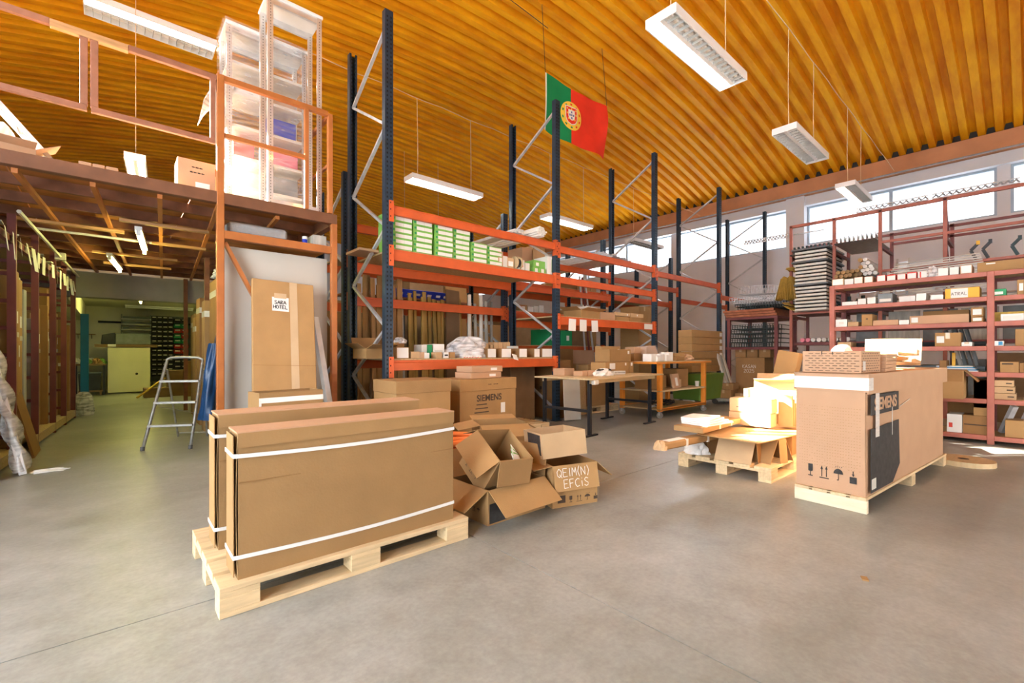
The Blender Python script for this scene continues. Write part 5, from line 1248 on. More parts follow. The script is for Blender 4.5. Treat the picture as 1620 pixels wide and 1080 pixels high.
# stacked white trunking blocks
zc = 1.845
for bi, n in enumerate((7, 6, 3)):
    for i in range(n):
        T = thing('trunking', 'white trunking length, %s from bottom of the %s crate' % (ORD[i], ('lowest', 'middle', 'top')[bi]), 'trunking', (TX - .22, 2.45, zc), 0, 'white trunking on the tall rack')
        part('body', MB().box(0, 0, 0, 1.1, .52, .042), 'conduit_white', T, bevel=.008); part('gap_shade', MB().box(.03, .01, .0425, 1.07, .51, .066), 'rack_slot', T)  # near-black inset box paints the shade in the gap above each length
        zc += .067
    o = link('crate_divider', MB().box(0, 0, 0, 1.1, .6, .03).mesh('crate_divider', 'slate'), None, (TX - .24, 2.42, zc)); tag(o, 'dark board lying on the %s block of white trunking' % ('lowest', 'middle', 'top')[bi], 'board')
    zc += .033
for i in range(12):
    y = 3.0 + .016 * i
    o = link('yellow_strip', MB().box(0, 0, -.42, .28, .006, 0).mesh('yellow_strip', 'yellow_old'), None, (TX - .30, y, 2.50 + .02 * math.sin(i)), (-.145 + .035 * i, 0, 0))
    tag(o, 'yellow strip hanging left of the white trunking, %s' % ORD[i], 'strip', 'yellow strips by the trunking')
for i in range(6):
    o = link('yellow_strip', MB().box(0, 0, 0, .55, .12, .006).mesh('yellow_strip', 'yellow_old'), None, (TX - .30, 3.0 + .02 * (i % 3), 1.86 + .03 * i), (.5 - .1 * i, 0, .1 * (i - 3)))
    tag(o, 'yellow strip lying at the foot of the trunking, %s' % ORD[i], 'strip', 'yellow strips at the trunking foot')
for i in range(5):
    o = link('yellow_strip', MB().box(0, 0, 0, .55, .12, .006).mesh('yellow_strip', 'yellow_old'), None, (TX - .28, 2.95 + .02 * (i % 3), 2.60 + .02 * i), (.3 - .1 * i, 0, .1 * (i - 2)))
    tag(o, 'yellow strip lying level beside the top trunking, %s' % ORD[i], 'strip', 'yellow strips beside the top trunking')
# pipe ends
rr = random.Random(12); nn = 0
pm = [MB().tube((0, 0, 0), (1.15, 0, 0), .034, 10).mesh('pipe', k) for k in ('board_tan', 'cardboard_dark', 'conduit_white', 'pvc_grey')]
for j in range(5):
    for i in range(9 - j):
        y = 2.32 - i * .07 - j * .035; z = 2.43 + j * .062
        if j > 1 and y > 1.98: continue
        mi = 0 if y > 2.1 else (rr.choice([2, 3, 2]) if y < 1.95 else rr.choice([0, 1, 2]))
        o = link('pipe', pm[mi], None, (TX - .15 + rr.uniform(-.05, .05), y, z)); tag(o, 'pipe end in the heap on the dark shelf, row %s, %s from left' % (ORD[j], ORD[i]), 'pipe', 'pipe ends on the tall rack')
# dark fittings below the pipes and slanted ladder trays
for i in range(9):
    T = thing('pipe_fitting', 'dark pipe fitting on the lower tall rack shelf, %s from left' % ORD[i], 'fitting', (TX + .02, 2.30 - i * .068, 1.84), 0, 'dark pipe fittings'); part('body', MB().tube((0, 0, .0), (0, 0, .13 + .05 * (i % 3)), .03, 8), 'mesh_dark', T); part('branch', MB().tube((0, 0, .09), (-.07, .02, .13), .022, 8), 'mesh_dark', T)
def ladder_tray(label, p0, p1, w, n, mt='alu'):
    T = thing('ladder_tray', label, 'cable ladder', p0); d = Vector(p1) - Vector(p0); q = Vector((0, -1, 0)) * w
    part('side_rail', MB().bar((0, 0, 0), d, .03, .07), mt, T); part('side_rail', MB().bar(q, q + d, .03, .07), mt, T)
    for i in range(n): part('rung', MB().bar(d * ((i + .5) / n), d * ((i + .5) / n) + q, .03, .02), mt, T)
    return T
ladder_tray('cable ladder sloping out under the pipe ends', (TX - .55, 1.92, 2.02), (TX + .5, 2.05, 2.62), .26, 6, 'galv')
ladder_tray('cable ladder sloping out in the middle of the tall rack', (TX - .55, 1.45, 2.0), (TX + .9, 1.62, 2.75), .16, 7, 'galv')
ladder_tray('short cable ladder near the third post of the tall rack', (TX - .5, .98, 2.06), (TX + .2, 1.05, 2.22), .12, 4, 'galv')
for i in range(16):
    y = 1.66 - (i % 8) * .11; z = 2.15 + .02 * (i // 8) + .015 * (i % 2)
    o = link('rod', MB().tube((TX - .4, 1.75 - .02 * i, 1.98 + .034 * i), (TX - .25, .35 + .01 * i, 2.03 + .034 * i), .011, 6).mesh('rod', 'conduit_white' if i % 3 else 'pvc_grey')); tag(o, 'pale rod laid along the tall rack front, %s from bottom' % ORD[i], 'rod', 'pale rods along the tall rack')
for i, (y, mt) in enumerate(((.55, 'black_metal'), (.42, 'black_metal'), (.12, 'mesh_dark'))):
    T = thing('wall_bracket', 'black bracket standing above the long carton, %s' % ORD[i], 'bracket', (TX + .0, y, 2.492), 0, 'black brackets')
    part('arm', MB().bar((0, 0, 0), (0, .06, .14), .03, .04).bar((0, .06, .14), (0, -.02, .24), .03, .04), mt, T); part('tip', MB().box(-.02, -.04, .22, .02, .0, .28), 'yellow' if i == 0 else mt, T)
# wavy mesh trays on the very top rail
for q in range(3):
    m = MB(); y0 = (2.05, 1.05, -.05)[q]; y1 = y0 - .95
    for i in range(24):
        ya = y0 + (y1 - y0) * i / 24; yb = y0 + (y1 - y0) * (i + 1) / 24
        m.bar((TX + .0, ya, 3.56 + .05 * (i % 2)), (TX + .05, yb, 3.56 + .05 * ((i + 1) % 2)), .02, .015)
    m.bar((TX, y0, 3.55), (TX, y1, 3.55), .02, .015).bar((TX, y0, 3.62), (TX, y1, 3.62), .02, .015)
    o = link('wire_tray', m.mesh('wire_tray', 'galv')); tag(o, '%s wire tray lying on the top rail before the window' % ('left', 'middle', 'right')[q], 'wire tray')
m = MB()
for i in range(30):
    ya = 3.15 + i * .03; m.bar((TX + .2, ya, 3.38 + .05 * (i % 2)), (TX + .2, ya + .03, 3.38 + .05 * ((i + 1) % 2)), .02, .018)
m.bar((TX + .2, 3.12, 3.37), (TX + .2, 4.05, 3.37), .02, .015).bar((TX + .2, 3.12, 3.44), (TX + .2, 4.05, 3.44), .02, .015)
m.bar((TX + .2, 2.6, 3.40), (TX + .2, 3.14, 3.40), .02, .02)
o = link('wire_tray', m.mesh('wire_tray', 'galv')); tag(o, 'wire tray jutting out left beyond the tall maroon rack', 'wire tray')

# ------------------------------------------------------------------ low maroon bench rack with mesh trays (X = 10, further left)
BR = thing('bench_rack', 'low maroon steel bench rack loaded with mesh trays', 'rack', (TX, 3.35, 0))
for xx in (TX, TX + 1.1):
    for yy in (3.37, 4.30): part('post', MB().box(xx - TX, yy - 3.35 - .03, 0, xx - TX + .06, yy - 3.35 + .03, 1.80), 'shelf_maroon', BR)
for z in (1.17, 1.80):
    part('shelf', MB().box(-.02, -.02, z - .05, 1.2, 1.0, z), 'shelf_maroon', BR)
for i in range(3):
    o = link('rusty_grating', MB().box(0, 0, 0, 1.2, 1.0, .045).mesh('rusty_grating', 'rust_board'), None, (TX - .06 - .025 * i, 3.33 + .02 * i, 1.803 + i * .05)); tag(o, '%s rust-orange slab on the bench rack top' % ('lowest', 'middle', 'upper')[i], 'slab', 'slabs on the bench rack')
def mesh_tray(label, x, y, z, L, w, h, mt, rz=0.0, rx=0.0, group=None):
    T = thing('mesh_tray', label, 'mesh tray', (x, y, z), 0, group, rot=(rx, 0, rz)); m = MB(); n = max(5, int(w / .05))
    m = MB()
    for i in range(n + 1):
        yy = w * i / n
        m.bar((0, yy, 0), (L, yy, 0), .012, .012)
        m.bar((0, yy, 0), (0, yy, h), .010, .010); m.bar((L * .5, yy, 0), (L * .5, yy, h), .012, .012)
    for j in range(6):
        m.bar((L * j / 5, 0, 0), (L * j / 5, w, 0), .007, .007)
    for zz in (h * .5, h): m.bar((0, 0, zz), (0, w, zz), .007, .007)
    part('wires', m, mt, T, kind='stuff')
    part('rim', MB().bar((0, 0, h), (L, 0, h), .01, .01).bar((0, w, h), (L, w, h), .01, .01), mt, T, kind='stuff')
    return T
for i in range(5): mesh_tray('dark mesh tray on the bench rack middle shelf, %s from bottom' % ORD[i], TX - .08 + .015 * i, 3.42, 1.176 + i * .095, 1.0, .83 - .01 * i, .085, 'mesh_dark', group='dark mesh trays on the bench rack')
for i in range(4): mesh_tray('galvanised mesh tray on the slabs, %s from bottom' % ORD[i], TX - .1 + .02 * i, 3.1 + .05 * i, 1.956 + i * .065, 1.0, .98, .06, 'mesh_dark' if i < 2 else 'galv', rx=.0, rz=.04 * (i - 1), group='mesh trays on the slabs')
mesh_tray('bright galvanised mesh tray topmost on the bench rack', TX - .12, 3.1, 2.23, 1.0, .95, .16, 'galv', rx=.06)
carton('carton', 'large brown carton with chalk writing under the bench rack', 'carton', TX + .12, 3.62, .0, .5, .58, .95, material='cardboard_brown', tape=False)
T = [o for o in COL.objects if o.get('label', '').startswith('large brown carton with chalk')][0]
on_face(stroke_mesh(['KASAN', '2025'], .07, .006, 'chalk', 1.2), T, (0, .30, .72), (0, -1, 0), (0, 0, 1), .003)
for i in range(3): carton('carton', 'brown carton on the chalk-marked one, %s from left' % ORD[i], 'carton', TX + .14, 4.0 - .24 * i, .953, .3, .22, .19, material='cardboard_brown', tape=True, group='cartons on the chalk-marked carton')
for i, (x, y, z, w, d, h) in enumerate(((9.45, 4.02, .12, .3, .3, .17), (9.52, 4.0, .293, .28, .24, .13), (9.55, 3.72, .12, .2, .26, .11))):
    carton('carton', 'small carton in the pile before the bench rack, %s' % ('lower left', 'upper', 'right')[i], 'carton', x, y, z, w, d, h, material='cardboard', tape=True)
T = thing('low_dolly', 'low grey dolly carrying small cartons before the bench rack', 'dolly', (9.35, 3.66, 0)); part('deck', MB().box(0, 0, .07, .55, .75, .118), 'board_grey', T, bevel=.004)
for xx in (.06, .45):
    for yy in (.08, .65): part('wheel', MB().tube((xx, yy, .035), (xx + .03, yy, .035), .035, 10), 'rubber', T)
T = thing('wrapped_goods', 'film-wrapped cartons beneath the bench rack, right', 'carton', (TX + .1, 3.05, 0)); part('body', MB().box(0, 0, 0, .5, .35, .55), 'cardboard_brown', T); part('film', MB().box(-.012, -.012, .002, .512, .362, .565), 'stretch_film', T)
for i in range(5):
    o = link('white_carton_scrap', blob(.18, .16, .12, 90 + i, .3).mesh('white_carton_scrap', 'cardboard_pink'), None, (9.75 + .03 * i, 3.25 - .07 * i, .0)); tag(o, 'crumpled paper scrap on the floor before the bench rack, %s' % ORD[i], 'scrap', 'scraps before the bench rack')
# rolls lying between the racks
for i in range(9):
    o = link('roll', MB().tube((0, 0, 0), (.9, 0, 0), .04, 10).mesh('roll', 'pink' if i < 2 else ('conduit_white', 'off_white', 'pvc_grey')[i % 3]), None, (TX + .06 + .02 * (i % 2), 2.92 - .09 * i, 1.297 + (.0 if i % 2 else .0))); tag(o, '%s roll on the shelf behind the front shelving, %s from left' % ('pink' if i < 2 else 'pale', ORD[i]), 'roll', 'rolls on the back shelf')
tpart('roll_shelf', MB().box(TX + .052, -1.18, 1.20, TX + .998, 3.06, 1.255), 'shelf_maroon')
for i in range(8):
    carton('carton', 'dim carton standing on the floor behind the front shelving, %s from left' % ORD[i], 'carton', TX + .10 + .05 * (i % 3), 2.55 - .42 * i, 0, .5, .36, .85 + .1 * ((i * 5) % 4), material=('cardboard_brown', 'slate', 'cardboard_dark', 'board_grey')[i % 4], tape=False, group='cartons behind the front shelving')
# small debris on the open floor
o = link('wood_chip', MB().box(-.02, -.012, 0, .02, .012, .006).mesh('wood_chip', 'cardboard'), None, (atZ(1368, 916, 0).x, atZ(1368, 916, 0).y, .0), (0, 0, .4)); tag(o, 'tiny brown scrap lying alone on the open floor', 'scrap')

# long stock lying along the racks behind the front shelving
for i in range(14):
    r = .018 + .008 * (i % 3); z = 1.845 + .045 * (i // 5); x = TX + .12 + .16 * (i % 5)
    o = link('long_profile', MB().tube((x, 1.66, z + r), (x, -1.15, z + r), r, 6).mesh('long_profile', ('slate', 'pvc_grey', 'alu_dull', 'slate')[i % 4]))
    tag(o, 'long profile lying lengthwise on the tall rack, %s layer, %s from the front' % (ORD[i // 5], ORD[i % 5]), 'profile', 'long profiles on the tall rack')
for i in range(12):
    r = .03; z = LV[(3, 4, 2)[i // 4]]; x = SX + .40 + .065 * (i % 4) - .02
    o = link('dark_tube', MB().tube((x, 1.75, z + r), (x, .36, z + r), r, 8).mesh('dark_tube', 'slate' if i % 3 else 'black_plastic'))
    tag(o, 'dark tube at the back of the %s red shelf, %s from the front' % (('fourth', 'third', 'fifth')[i // 4], ORD[i % 4]), 'tube', 'dark tubes at the back of the red shelving')
for i in range(6):  # dark sheets added to stand in for the shaded interior and cover the wall
    o = link('dark_filler', MB().box(0, 0, 0, .03, .42, .52).mesh('dark_filler', ('slate', 'board_grey')[i % 2]), None, (TX + .30, 1.7 - .46 * i, 1.258), (0, .1, 0))
    tag(o, 'dark sheet added to darken the roll shelf, %s from left' % ORD[i], 'sheet', 'added dark sheets on the roll shelf')
# ================================================================== ON THE MEZZANINE
DZ = 2.539
def steel_rack(label, x0, y0, w, d, h, shelves, film=False, z=DZ, plinth=True):
    T = thing('steel_cabinet_frame', label, 'rack', (x0, y0, z))
    for xx in (0, w - .05):
        for yy in (0, d - .05):
            m = MB().box(xx, yy, 0, xx + .05, yy + .014, h).box(xx if xx == 0 else xx + .036, yy + .014, 0, (xx if xx == 0 else xx + .036) + .014, yy + .05, h)
            p = part('post', m, 'alu', T)
            hm = MB()
            for i in range(int(h / .03) - 2): hm.box(xx + .022, yy - .001, .04 + i * .03, xx + .030, yy, .052 + i * .03)
            part('holes', hm, 'slate', p, kind='stuff')
    part('top_plate', MB().box(-.01, -.01, h, w + .01, d + .01, h + .03), 'white_steel', T, bevel=.004)
    for y_ in (.01, d - .04): part('top_rail', MB().box(.05, y_, h - .06, w - .05, y_ + .03, h), 'alu', T)
    for y_ in (.01, d - .05): part('base_rail', MB().box(.05, y_, .0, w - .05, y_ + .04, .08), 'alu', T)
    for x_ in (0, w - .04): part('base_rail', MB().box(x_, .05, 0, x_ + .04, d - .05, .08), 'alu', T)
    if plinth: part('plinth', MB().box(.05, .05, .0, w - .05, d - .05, .05), 'slate', T)
    for s_ in shelves: part('shelf', MB().box(.02, .02, s_ - .03, w - .02, d - .02, s_), 'off_white', T)
    if film:
        m = MB(); e = .015; n = 10
        m.grid(lambda u, v: (-e + u * (w + 2 * e), -e - .012 * math.sin(7 * u + 9 * v), -.0 + v * (h + .05)), n, 14)
        m.grid(lambda u, v: (-e - .012 * math.sin(8 * v), d + e - u * (d + 2 * e), v * (h + .05)), 4, 14)
        m.grid(lambda u, v: (w + e, -e + u * (d + 2 * e), v * (h + .05)), 4, 14)
        m.grid(lambda u, v: (-e + u * (w + 2 * e), -e + v * (d + 2 * e), h + .05), 4, 4)
        part('film', m, 'stretch_film', T, smooth=True)
    return T
steel_rack('tall open metal cabinet frame at the mezzanine corner', 1.18, 5.08, .53, .36, 2.13, [])
steel_rack('film-wrapped shelf frame behind the open cabinet frame on mezzanine', .90, 5.56, .80, .42, 1.98, [.30, .62, .95, 1.30, 1.62], film=True)
for i, (x, z, w, h, mt) in enumerate(((1.30, .95, .30, .20, 'blue_bin'), (1.28, .62, .34, .22, 'pink'), (1.30, .30, .32, .2, 'slate'), (.96, .30, .28, .18, 'off_white'), (.97, .62, .2, .2, 'red_paint'), (1.25, 1.30, .36, .14, 'cardboard_pink'), (.98, 1.30, .24, .10, 'paper_white'))):
    carton('goods_box', 'wrapped box seen through the film, %s' % ('blue, middle right', 'pink, right', 'dark, low right', 'white, low left', 'red, left', 'tan, upper right', 'white, upper left')[i], 'box', x, 5.62, DZ + z + .001, w, .26, h, material=mt, tape=False)
T = thing('film_scrap', 'white scrap of film hanging off the wrapped shelf frame', 'film', (.80, 5.50, DZ + 1.02))
part('film', MB().grid(lambda u, v: (-.16 * v + .05 * u, .02 * math.sin(6 * u), -.02 + u * .28 - .22 * v * v), 6, 6), 'bubble_wrap', T)
T = carton('carton', 'carton with black handwriting at the mezzanine edge', 'carton', .44, 5.06, DZ, .29, .26, .28, material='cardboard_pink', tape=False, paper=[('f', .65, .15, .11, .08)])
on_face(stroke_mesh(['~~~', '~~~~'], .035, .005, 'ink_black', 1.25), T, (.15, 0, .19), (1, 0, 0), (0, 0, 1), .002)
for i in range(3): carton('carton', 'low pinkish box on the deck edge, %s from left' % ORD[i], 'box', -.205 + i * .082, 5.06, DZ, .078, .12, .062, material='cardboard_pink', tape=False, group='low boxes on the deck edge')
for i, (px, mt, h) in enumerate(((316, 'white_steel', .42), (327, 'board_tan', .36), (333, 'conduit_white', .38), (339, 'board_tan', .34))):
    a = atY(px, 260, 5.6); lean_board('%s upright strip behind the handwritten carton' % ORD[i], a.x, .04, .04, h, 5.6, 0, mt, group='strips behind the handwritten carton', name='upright_strip').location.z = DZ
T = thing('metal_ladder', 'galvanised ladder leaning at the far left of the deck', 'ladder', (-.33, 5.3, DZ + .035))
part('side_rail', MB().bar((0, 0, 0), (-.62, .05, .80), .07, .03), 'galv', T); part('side_rail', MB().bar((0, .3, 0), (-.62, .35, .80), .07, .03), 'galv', T)
for k in range(4): f = .15 + .25 * k; part('rung', MB().tube((-.62 * f, .05 * f, .8 * f), (-.62 * f, .3 + .05 * f, .8 * f), .014, 8), 'galv', T)
T = open_carton('open_carton', 'open carton at the far left edge of the deck', 'carton', (-.62, 5.22, DZ), (0, 0, .2), .3, .25, .10, {'r': (.16, 60), 'f': (.1, 75), 'l': (.12, 40)}, 'cardboard_pink')
T = thing('white_sack', 'white sack standing in the open carton on the deck', 'sack', (-.65, 5.22, DZ + .008)); part('film', blob(.2, .18, .26, 99, .1), 'paper_white', T)
# behind the guard rail to the far end: long stored panels
T = thing('foam_slab', 'grey wrapped foam slab on the orange shelf', 'foam', (.82, 5.0, 2.187)); part('slab', MB().box(0, 0, 0, .52, .3, .11), 'foam_grey', T, bevel=.02); part('wrap', MB().box(-.004, -.004, .0, .524, .304, .115), 'stretch_film', T, bevel=.02)
carton('carton', 'grey carton at the right end of the orange shelf', 'carton', 1.60, 5.02, 2.187, .14, .2, .12, material='board_grey', tape=False)
T = thing('spray_can', 'small blue and white can on the orange shelf', 'can', (1.54, 5.1, 2.187)); part('body', MB().tube((0, 0, 0), (0, 0, .10), .026, 12), 'paper_white', T); part('band', MB().tube((0, 0, .03), (0, 0, .07), .0265, 12), 'blue_bin', T)

# ================================================================== UNDER THE MEZZANINE FRONT
o = link('grey_sheet', MB().box(0, 0, 0, .97, .02, 2.07).mesh('grey_sheet', 'grey_panel', bevel=.002), None, (.79, 5.06, .0), (0, 0, 0)); tag(o, 'big pale grey sheet standing behind the orange frame', 'sheet')
T = thing('flat_carton', 'tall flat carton labelled SARA HOTEL leaning on the grey sheet', 'carton', (.93, 4.50, 0.012), 0, rot=(-.222, .035, -.02))
part('body', MB().box(0, 0, 0, .56, .05, 1.80), 'cardboard', T, bevel=.006); part('tape', MB().box(.33, -.001, .0, .40, 0, 1.80), 'tape', T)
pl = lab(T, (.245, -.0, 1.56), (1, 0, 0), (0, 0, 1), .15, .14); lab(T, (.245, -.001, 1.645), (1, 0, 0), (0, 0, 1), .11, .05, 'tape', 'tape_piece')
on_face(stroke_mesh(['SARA', 'HOTEL'], .035, .005, 'ink_black', 1.15), T, (.245, -.003, 1.555), (1, 0, 0), (0, 0, 1), .001)
part('crease', MB().box(0, -.0012, .95, .56, -.0002, .954), 'cardboard_brown', T)
T = open_carton('open_carton', 'open carton with taped rim before the tall flat carton', 'carton', (1.08, 4.05, 0), (0, 0, .12), .50, .24, .74, {}, 'cardboard')
part('rim_tape', MB().box(-.252, -.122, .66, .252, -.1202, .70).box(-.252, -.1225, .58, -.235, -.1202, .70), 'clear_tape', T)
slant('film-wrapped aluminium profile leaning beside the grey sheet', (1.70, 4.6, .01), (1.585, 4.93, 1.42), .06, .05, 'alu')
T = thing('blue_bag', 'dark blue plastic bag hanging beside the orange post', 'bag', (.685, 5.13, .42))
m = MB()
def bagf(u, v):
    a = u * 2 * math.pi; r = (.10 - .05 * v ** 2) * (1 + .18 * math.sin(3 * a + 5 * v) + .1 * math.sin(7 * a - 8 * v))
    return (r * .75 * math.cos(a) + .045 * v, r * .9 * math.sin(a), v * .72)
m.grid(bagf, 28, 14); part('bag', m, 'blue_tarp', T, smooth=True); part('tie', MB().tube((.045, 0, .70), (.06, -.02, .80), .008, 6), 'cable_dark', T)
# step ladder
SL = thing('step_ladder', 'worn aluminium step ladder standing in the passage', 'ladder', (.44, 6.2, 0)); SO = Vector((.44, 6.2, 0))
fl_ = Vector((.24, 6.28, 0)); fr_ = Vector((.64, 6.06, 0)); tl = Vector((.47, 6.62, .93)); tr = Vector((.80, 6.45, .93)); rl = Vector((.62, 7.05, 0)); rr_ = Vector((.90, 6.85, 0))
mid = [tl + Vector((.01, .01, .04)), tl + (tr - tl) * .12 + Vector((0, 0, .065)), tl + (tr - tl) * .5 + Vector((0, 0, .07)), tl + (tr - tl) * .88 + Vector((0, 0, .065)), tr + Vector((0, 0, .04))]
part('front_frame', MB().path([p - SO for p in [fl_, fl_.lerp(tl, .5), tl] + mid + [tr, tr.lerp(fr_, .5), fr_]], .016, 8), 'alu_dull', SL, smooth=True)
for a, b in ((tl, rl), (tr, rr_)): part('rear_leg', MB().tube(a.lerp(b, .08) - SO, b - SO, .012, 8), 'alu_dull', SL)
part('rear_bar', MB().tube(rl + Vector((0, 0, .05)) - SO, rr_ + Vector((0, 0, .05)) - SO, .01, 8), 'alu_dull', SL)
for f in (.27, .53, .78):
    a = fl_.lerp(tl, f); b = fr_.lerp(tr, f); part('tread', MB().bar(a - SO, b - SO, .09, .022), 'alu_dull', SL)
part('stay', MB().tube(fl_.lerp(tl, .5) - SO, rr_.lerp(tr, .3) - SO, .004, 5), 'alu_dull', SL)
for p in (fl_, fr_): part('foot', MB().tube(p - SO, p - SO + Vector((.004, .01, .04)), .02, 8), 'rubber', SL)

# ------------------------------------------------------------------ rack on the left of the passage
U = Vector((.066, 1, 0)).normalized(); Nn = Vector((-1, .066, 0)).normalized(); B0 = Vector((-.725, 6.45, 0))
LR = thing('upright_rack', 'dark maroon rack of upright goods along the passage', 'rack', B0); zr0 = Vector((0, 0, 1))
offs = [-.95, 0, 1.0, 2.06, 2.88, 3.76]
for k, a in enumerate(offs):
    p = U * a
    part('post', MB().bar(p, p + zr0 * 2.38, .06, .06), 'shelf_maroon', LR); part('rear_post', MB().bar(p + Nn * .8, p + Nn * .8 + zr0 * 2.38, .05, .05), 'shelf_maroon', LR)
    for j in range(8): z = .25 + j * .26; part('rung', MB().bar(p + zr0 * z, p + Nn * .8 + zr0 * z, .03, .035), 'shelf_maroon', LR)
part('top_rail', MB().bar(U * -.95 + zr0 * 2.12, U * 3.8 + zr0 * 2.12, .04, .06), 'shelf_maroon', LR); part('rear_rail', MB().bar(U * -.95 + Nn * .8 + zr0 * 2.12, U * 3.8 + Nn * .8 + zr0 * 2.12, .04, .06), 'shelf_maroon', LR)
part('base_board', MB().bar(U * -.95 + Nn * .4 + zr0 * .08, U * 3.8 + Nn * .4 + zr0 * .08, .86, .10), 'particle_board', LR)
part('top_board', MB().bar(U * -.95 + Nn * .4 + zr0 * 2.165, U * 3.8 + Nn * .4 + zr0 * 2.165, .8, .02), 'particle_board', LR)
rr = random.Random(33); ang = math.atan2(U.y, U.x) - math.pi / 2
i = 0
for k in range(5):
    a = offs[k] + .06; e = offs[k + 1] - .06
    while a < e - .05:
        th = rr.uniform(.08, .22); 
        if a + th > e: th = e - a
        h = rr.uniform(1.1, 1.85); p = B0 + U * a + Nn * (.66 + rr.uniform(-.05, .05))
        T = thing('standing_carton', 'tall carton standing in the passage rack, %s from the near end' % ORD[i], 'carton', (p.x, p.y, .131), ang, 'tall cartons in the passage rack')
        part('body', MB().box(0, 0, 0, .60, th - .012, h), rr.choice(['cardboard', 'cardboard_brown', 'cardboard_dark', 'cardboard', 'board_grey']), T, bevel=.004)
        if rr.random() < .5: part('paper_label', MB().box(.601, th * .2, h * .7, .602, th * .7, h * .7 + .12), 'paper_white', T)
        if rr.random() < .5: part('tape', MB().box(-.001, -.001, h * .62, .601, th - .011, h * .62 + .05), 'clear_tape', T)
        a += th + rr.uniform(.0, .03); i += 1
for k in range(16):
    a = -.7 + k * .28; p = B0 + U * a - Nn * .035
    o = link('hanging_tag', MB().box(-.002, -.05, -.16 - .04 * (k % 3), .0, .05, .01).mesh('hanging_tag', 'paper_white'), None, (p.x, p.y, 2.17), (0, rr.uniform(-.15, .05), ang + rr.uniform(-.2, .2))); tag(o, 'white paper tag hanging from the passage rack, %s from near end' % ORD[k], 'tag', 'paper tags on the passage rack')
for k in range(7):
    a = -.4 + k * .6; p = B0 + U * a + Nn * .45
    o = link('rolled_sheet', MB().bar((-.45, 0, 0), (.45, .08, .03), .16, .015).mesh('rolled_sheet', ('board_grey', 'off_white', 'cardboard')[k % 3]), None, (p.x, p.y, 2.20 + .008 * (k % 2)), (0, 0, ang + .2 * math.sin(k))); tag(o, 'thin sheet lying on top of the passage rack, %s' % ORD[k], 'sheet', 'sheets on the passage rack')
# bubble-wrapped board leaning at the very left
T = thing('wrapped_board', 'bubble-wrapped white board leaning at the left picture edge', 'board', (-.60, 5.70, 0), 0, rot=(.0, -.17, .1))
part('board', MB().box(0, 0, 0, .05, .22, 1.35), 'white_steel', T, bevel=.004)
m = MB(); m.grid(lambda u, v: (.025 + (.045 + .02 * math.sin(9 * v * 3 + 2 * u * 6.28)) * math.cos(u * 2 * math.pi) * 1.1, .11 + (.13 + .02 * math.sin(17 * v + u * 12)) * math.sin(u * 2 * math.pi), .03 + v * 1.25), 24, 30)
part('wrap', m, 'bubble_wrap', T, smooth=True)
T = thing('film_scrap', 'scrap of film on the floor beside the wrapped board', 'film', (-.42, 5.75, 0)); part('film', blob(.22, .1, .02, 120, .3), 'paper_white', T)
o = link('leaning_sheet', MB().box(0, 0, 0, .02, .5, .9).mesh('leaning_sheet', 'cardboard_brown'), None, (-.60, 6.55, .0), (0, -.22, 0)); tag(o, 'brown cardboard leaning against the passage rack', 'cardboard sheet')
# right side of the passage
for i, (x, y, w, d, h, mt) in enumerate(((.97, 6.25, .28, .95, 1.98, 'cardboard_brown'), (.92, 7.25, .3, .25, 1.75, 'cardboard'), (.95, 7.95, .25, .35, 1.85, 'cardboard_brown'), (.96, 8.5, .2, .3, 1.6, 'cardboard'), (1.02, 9.0, .25, .6, 1.7, 'cardboard_dark'))):
    T = carton('standing_carton', 'tall carton on the right of the passage, %s from the ladder' % ORD[i], 'carton', x, y, 0, w, d, h, material=mt, tape=False, group='tall cartons right of the passage'); part('tape', MB().box(-.001, -.001, h - .22, w, d + .001, h - .14), 'clear_tape', T)
for i in range(4):
    lean_board('%s rough brown board standing between ladder and orange post' % ORD[i], .86 + .02 * i, .05, .03, 2.1 - .08 * i, 5.55 + .12 * i, 0.03, 'board_tan', group='boards by the orange post')
T = thing('film_ball', 'crumpled film on top of the tall passage carton', 'film', (1.04, 6.7, 1.984)); part('film', blob(.22, .3, .14, 131, .25), 'bubble_wrap', T)
T = thing('blue_board', 'bright blue board standing at the end of the passage rack', 'board', (-.40, 11.2, 0)); part('board', MB().box(-.03, 0, 0, .08, .04, 1.75), 'blue_sheet', T, bevel=.004)
T = thing('film_pile', 'crumpled clear film on the floor by the passage rack end', 'film', (-.38, 10.6, 0)); part('film', blob(.3, .4, .35, 140, .2), 'bubble_wrap', T)

# ------------------------------------------------------------------ back room
CB = thing('cabinet', 'cream cabinet standing in the back room', 'cabinet', (-.09, 15.5, 0))
part('body', MB().box(0, 0, .03, .85, .6, 1.20), 'cream_cabinet', CB, bevel=.006); part('worktop', MB().box(-.25, -.03, 1.20, 1.0, .65, 1.27), 'cardboard_dark', CB); part('hole', MB().tube((.57, -.002, .50), (.57, .01, .50), .03, 12), 'ink_black', CB); part('notice', MB().box(.0, -.035, 1.21, .16, -.031, 1.27), 'paper_white', CB)
T = thing('equipment_case', 'long black and grey case on the cream cabinet', 'case', (-.22, 15.55, 1.272)); part('case', MB().box(.28, 0, 0, .98, .4, .28), 'slate', T, bevel=.01); part('cover', MB().hexa([(0, 0, 0), (.28, 0, 0), (.28, .4, 0), (0, .4, 0)], [(.02, 0, .24), (.28, 0, .30), (.28, .4, .30), (.02, .4, .24)]), 'black_plastic', T, bevel=.01)
T = thing('side_table', 'small table heaped with parts left of the cream cabinet', 'table', (-.72, 15.3, 0)); part('top', MB().box(0, 0, .74, .60, .5, .78), 'cardboard_dark', T)
for x in (.02, .54):
    for y in (.02, .44): part('leg', MB().box(x, y, 0, x + .04, y + .04, .74), 'black_metal', T)
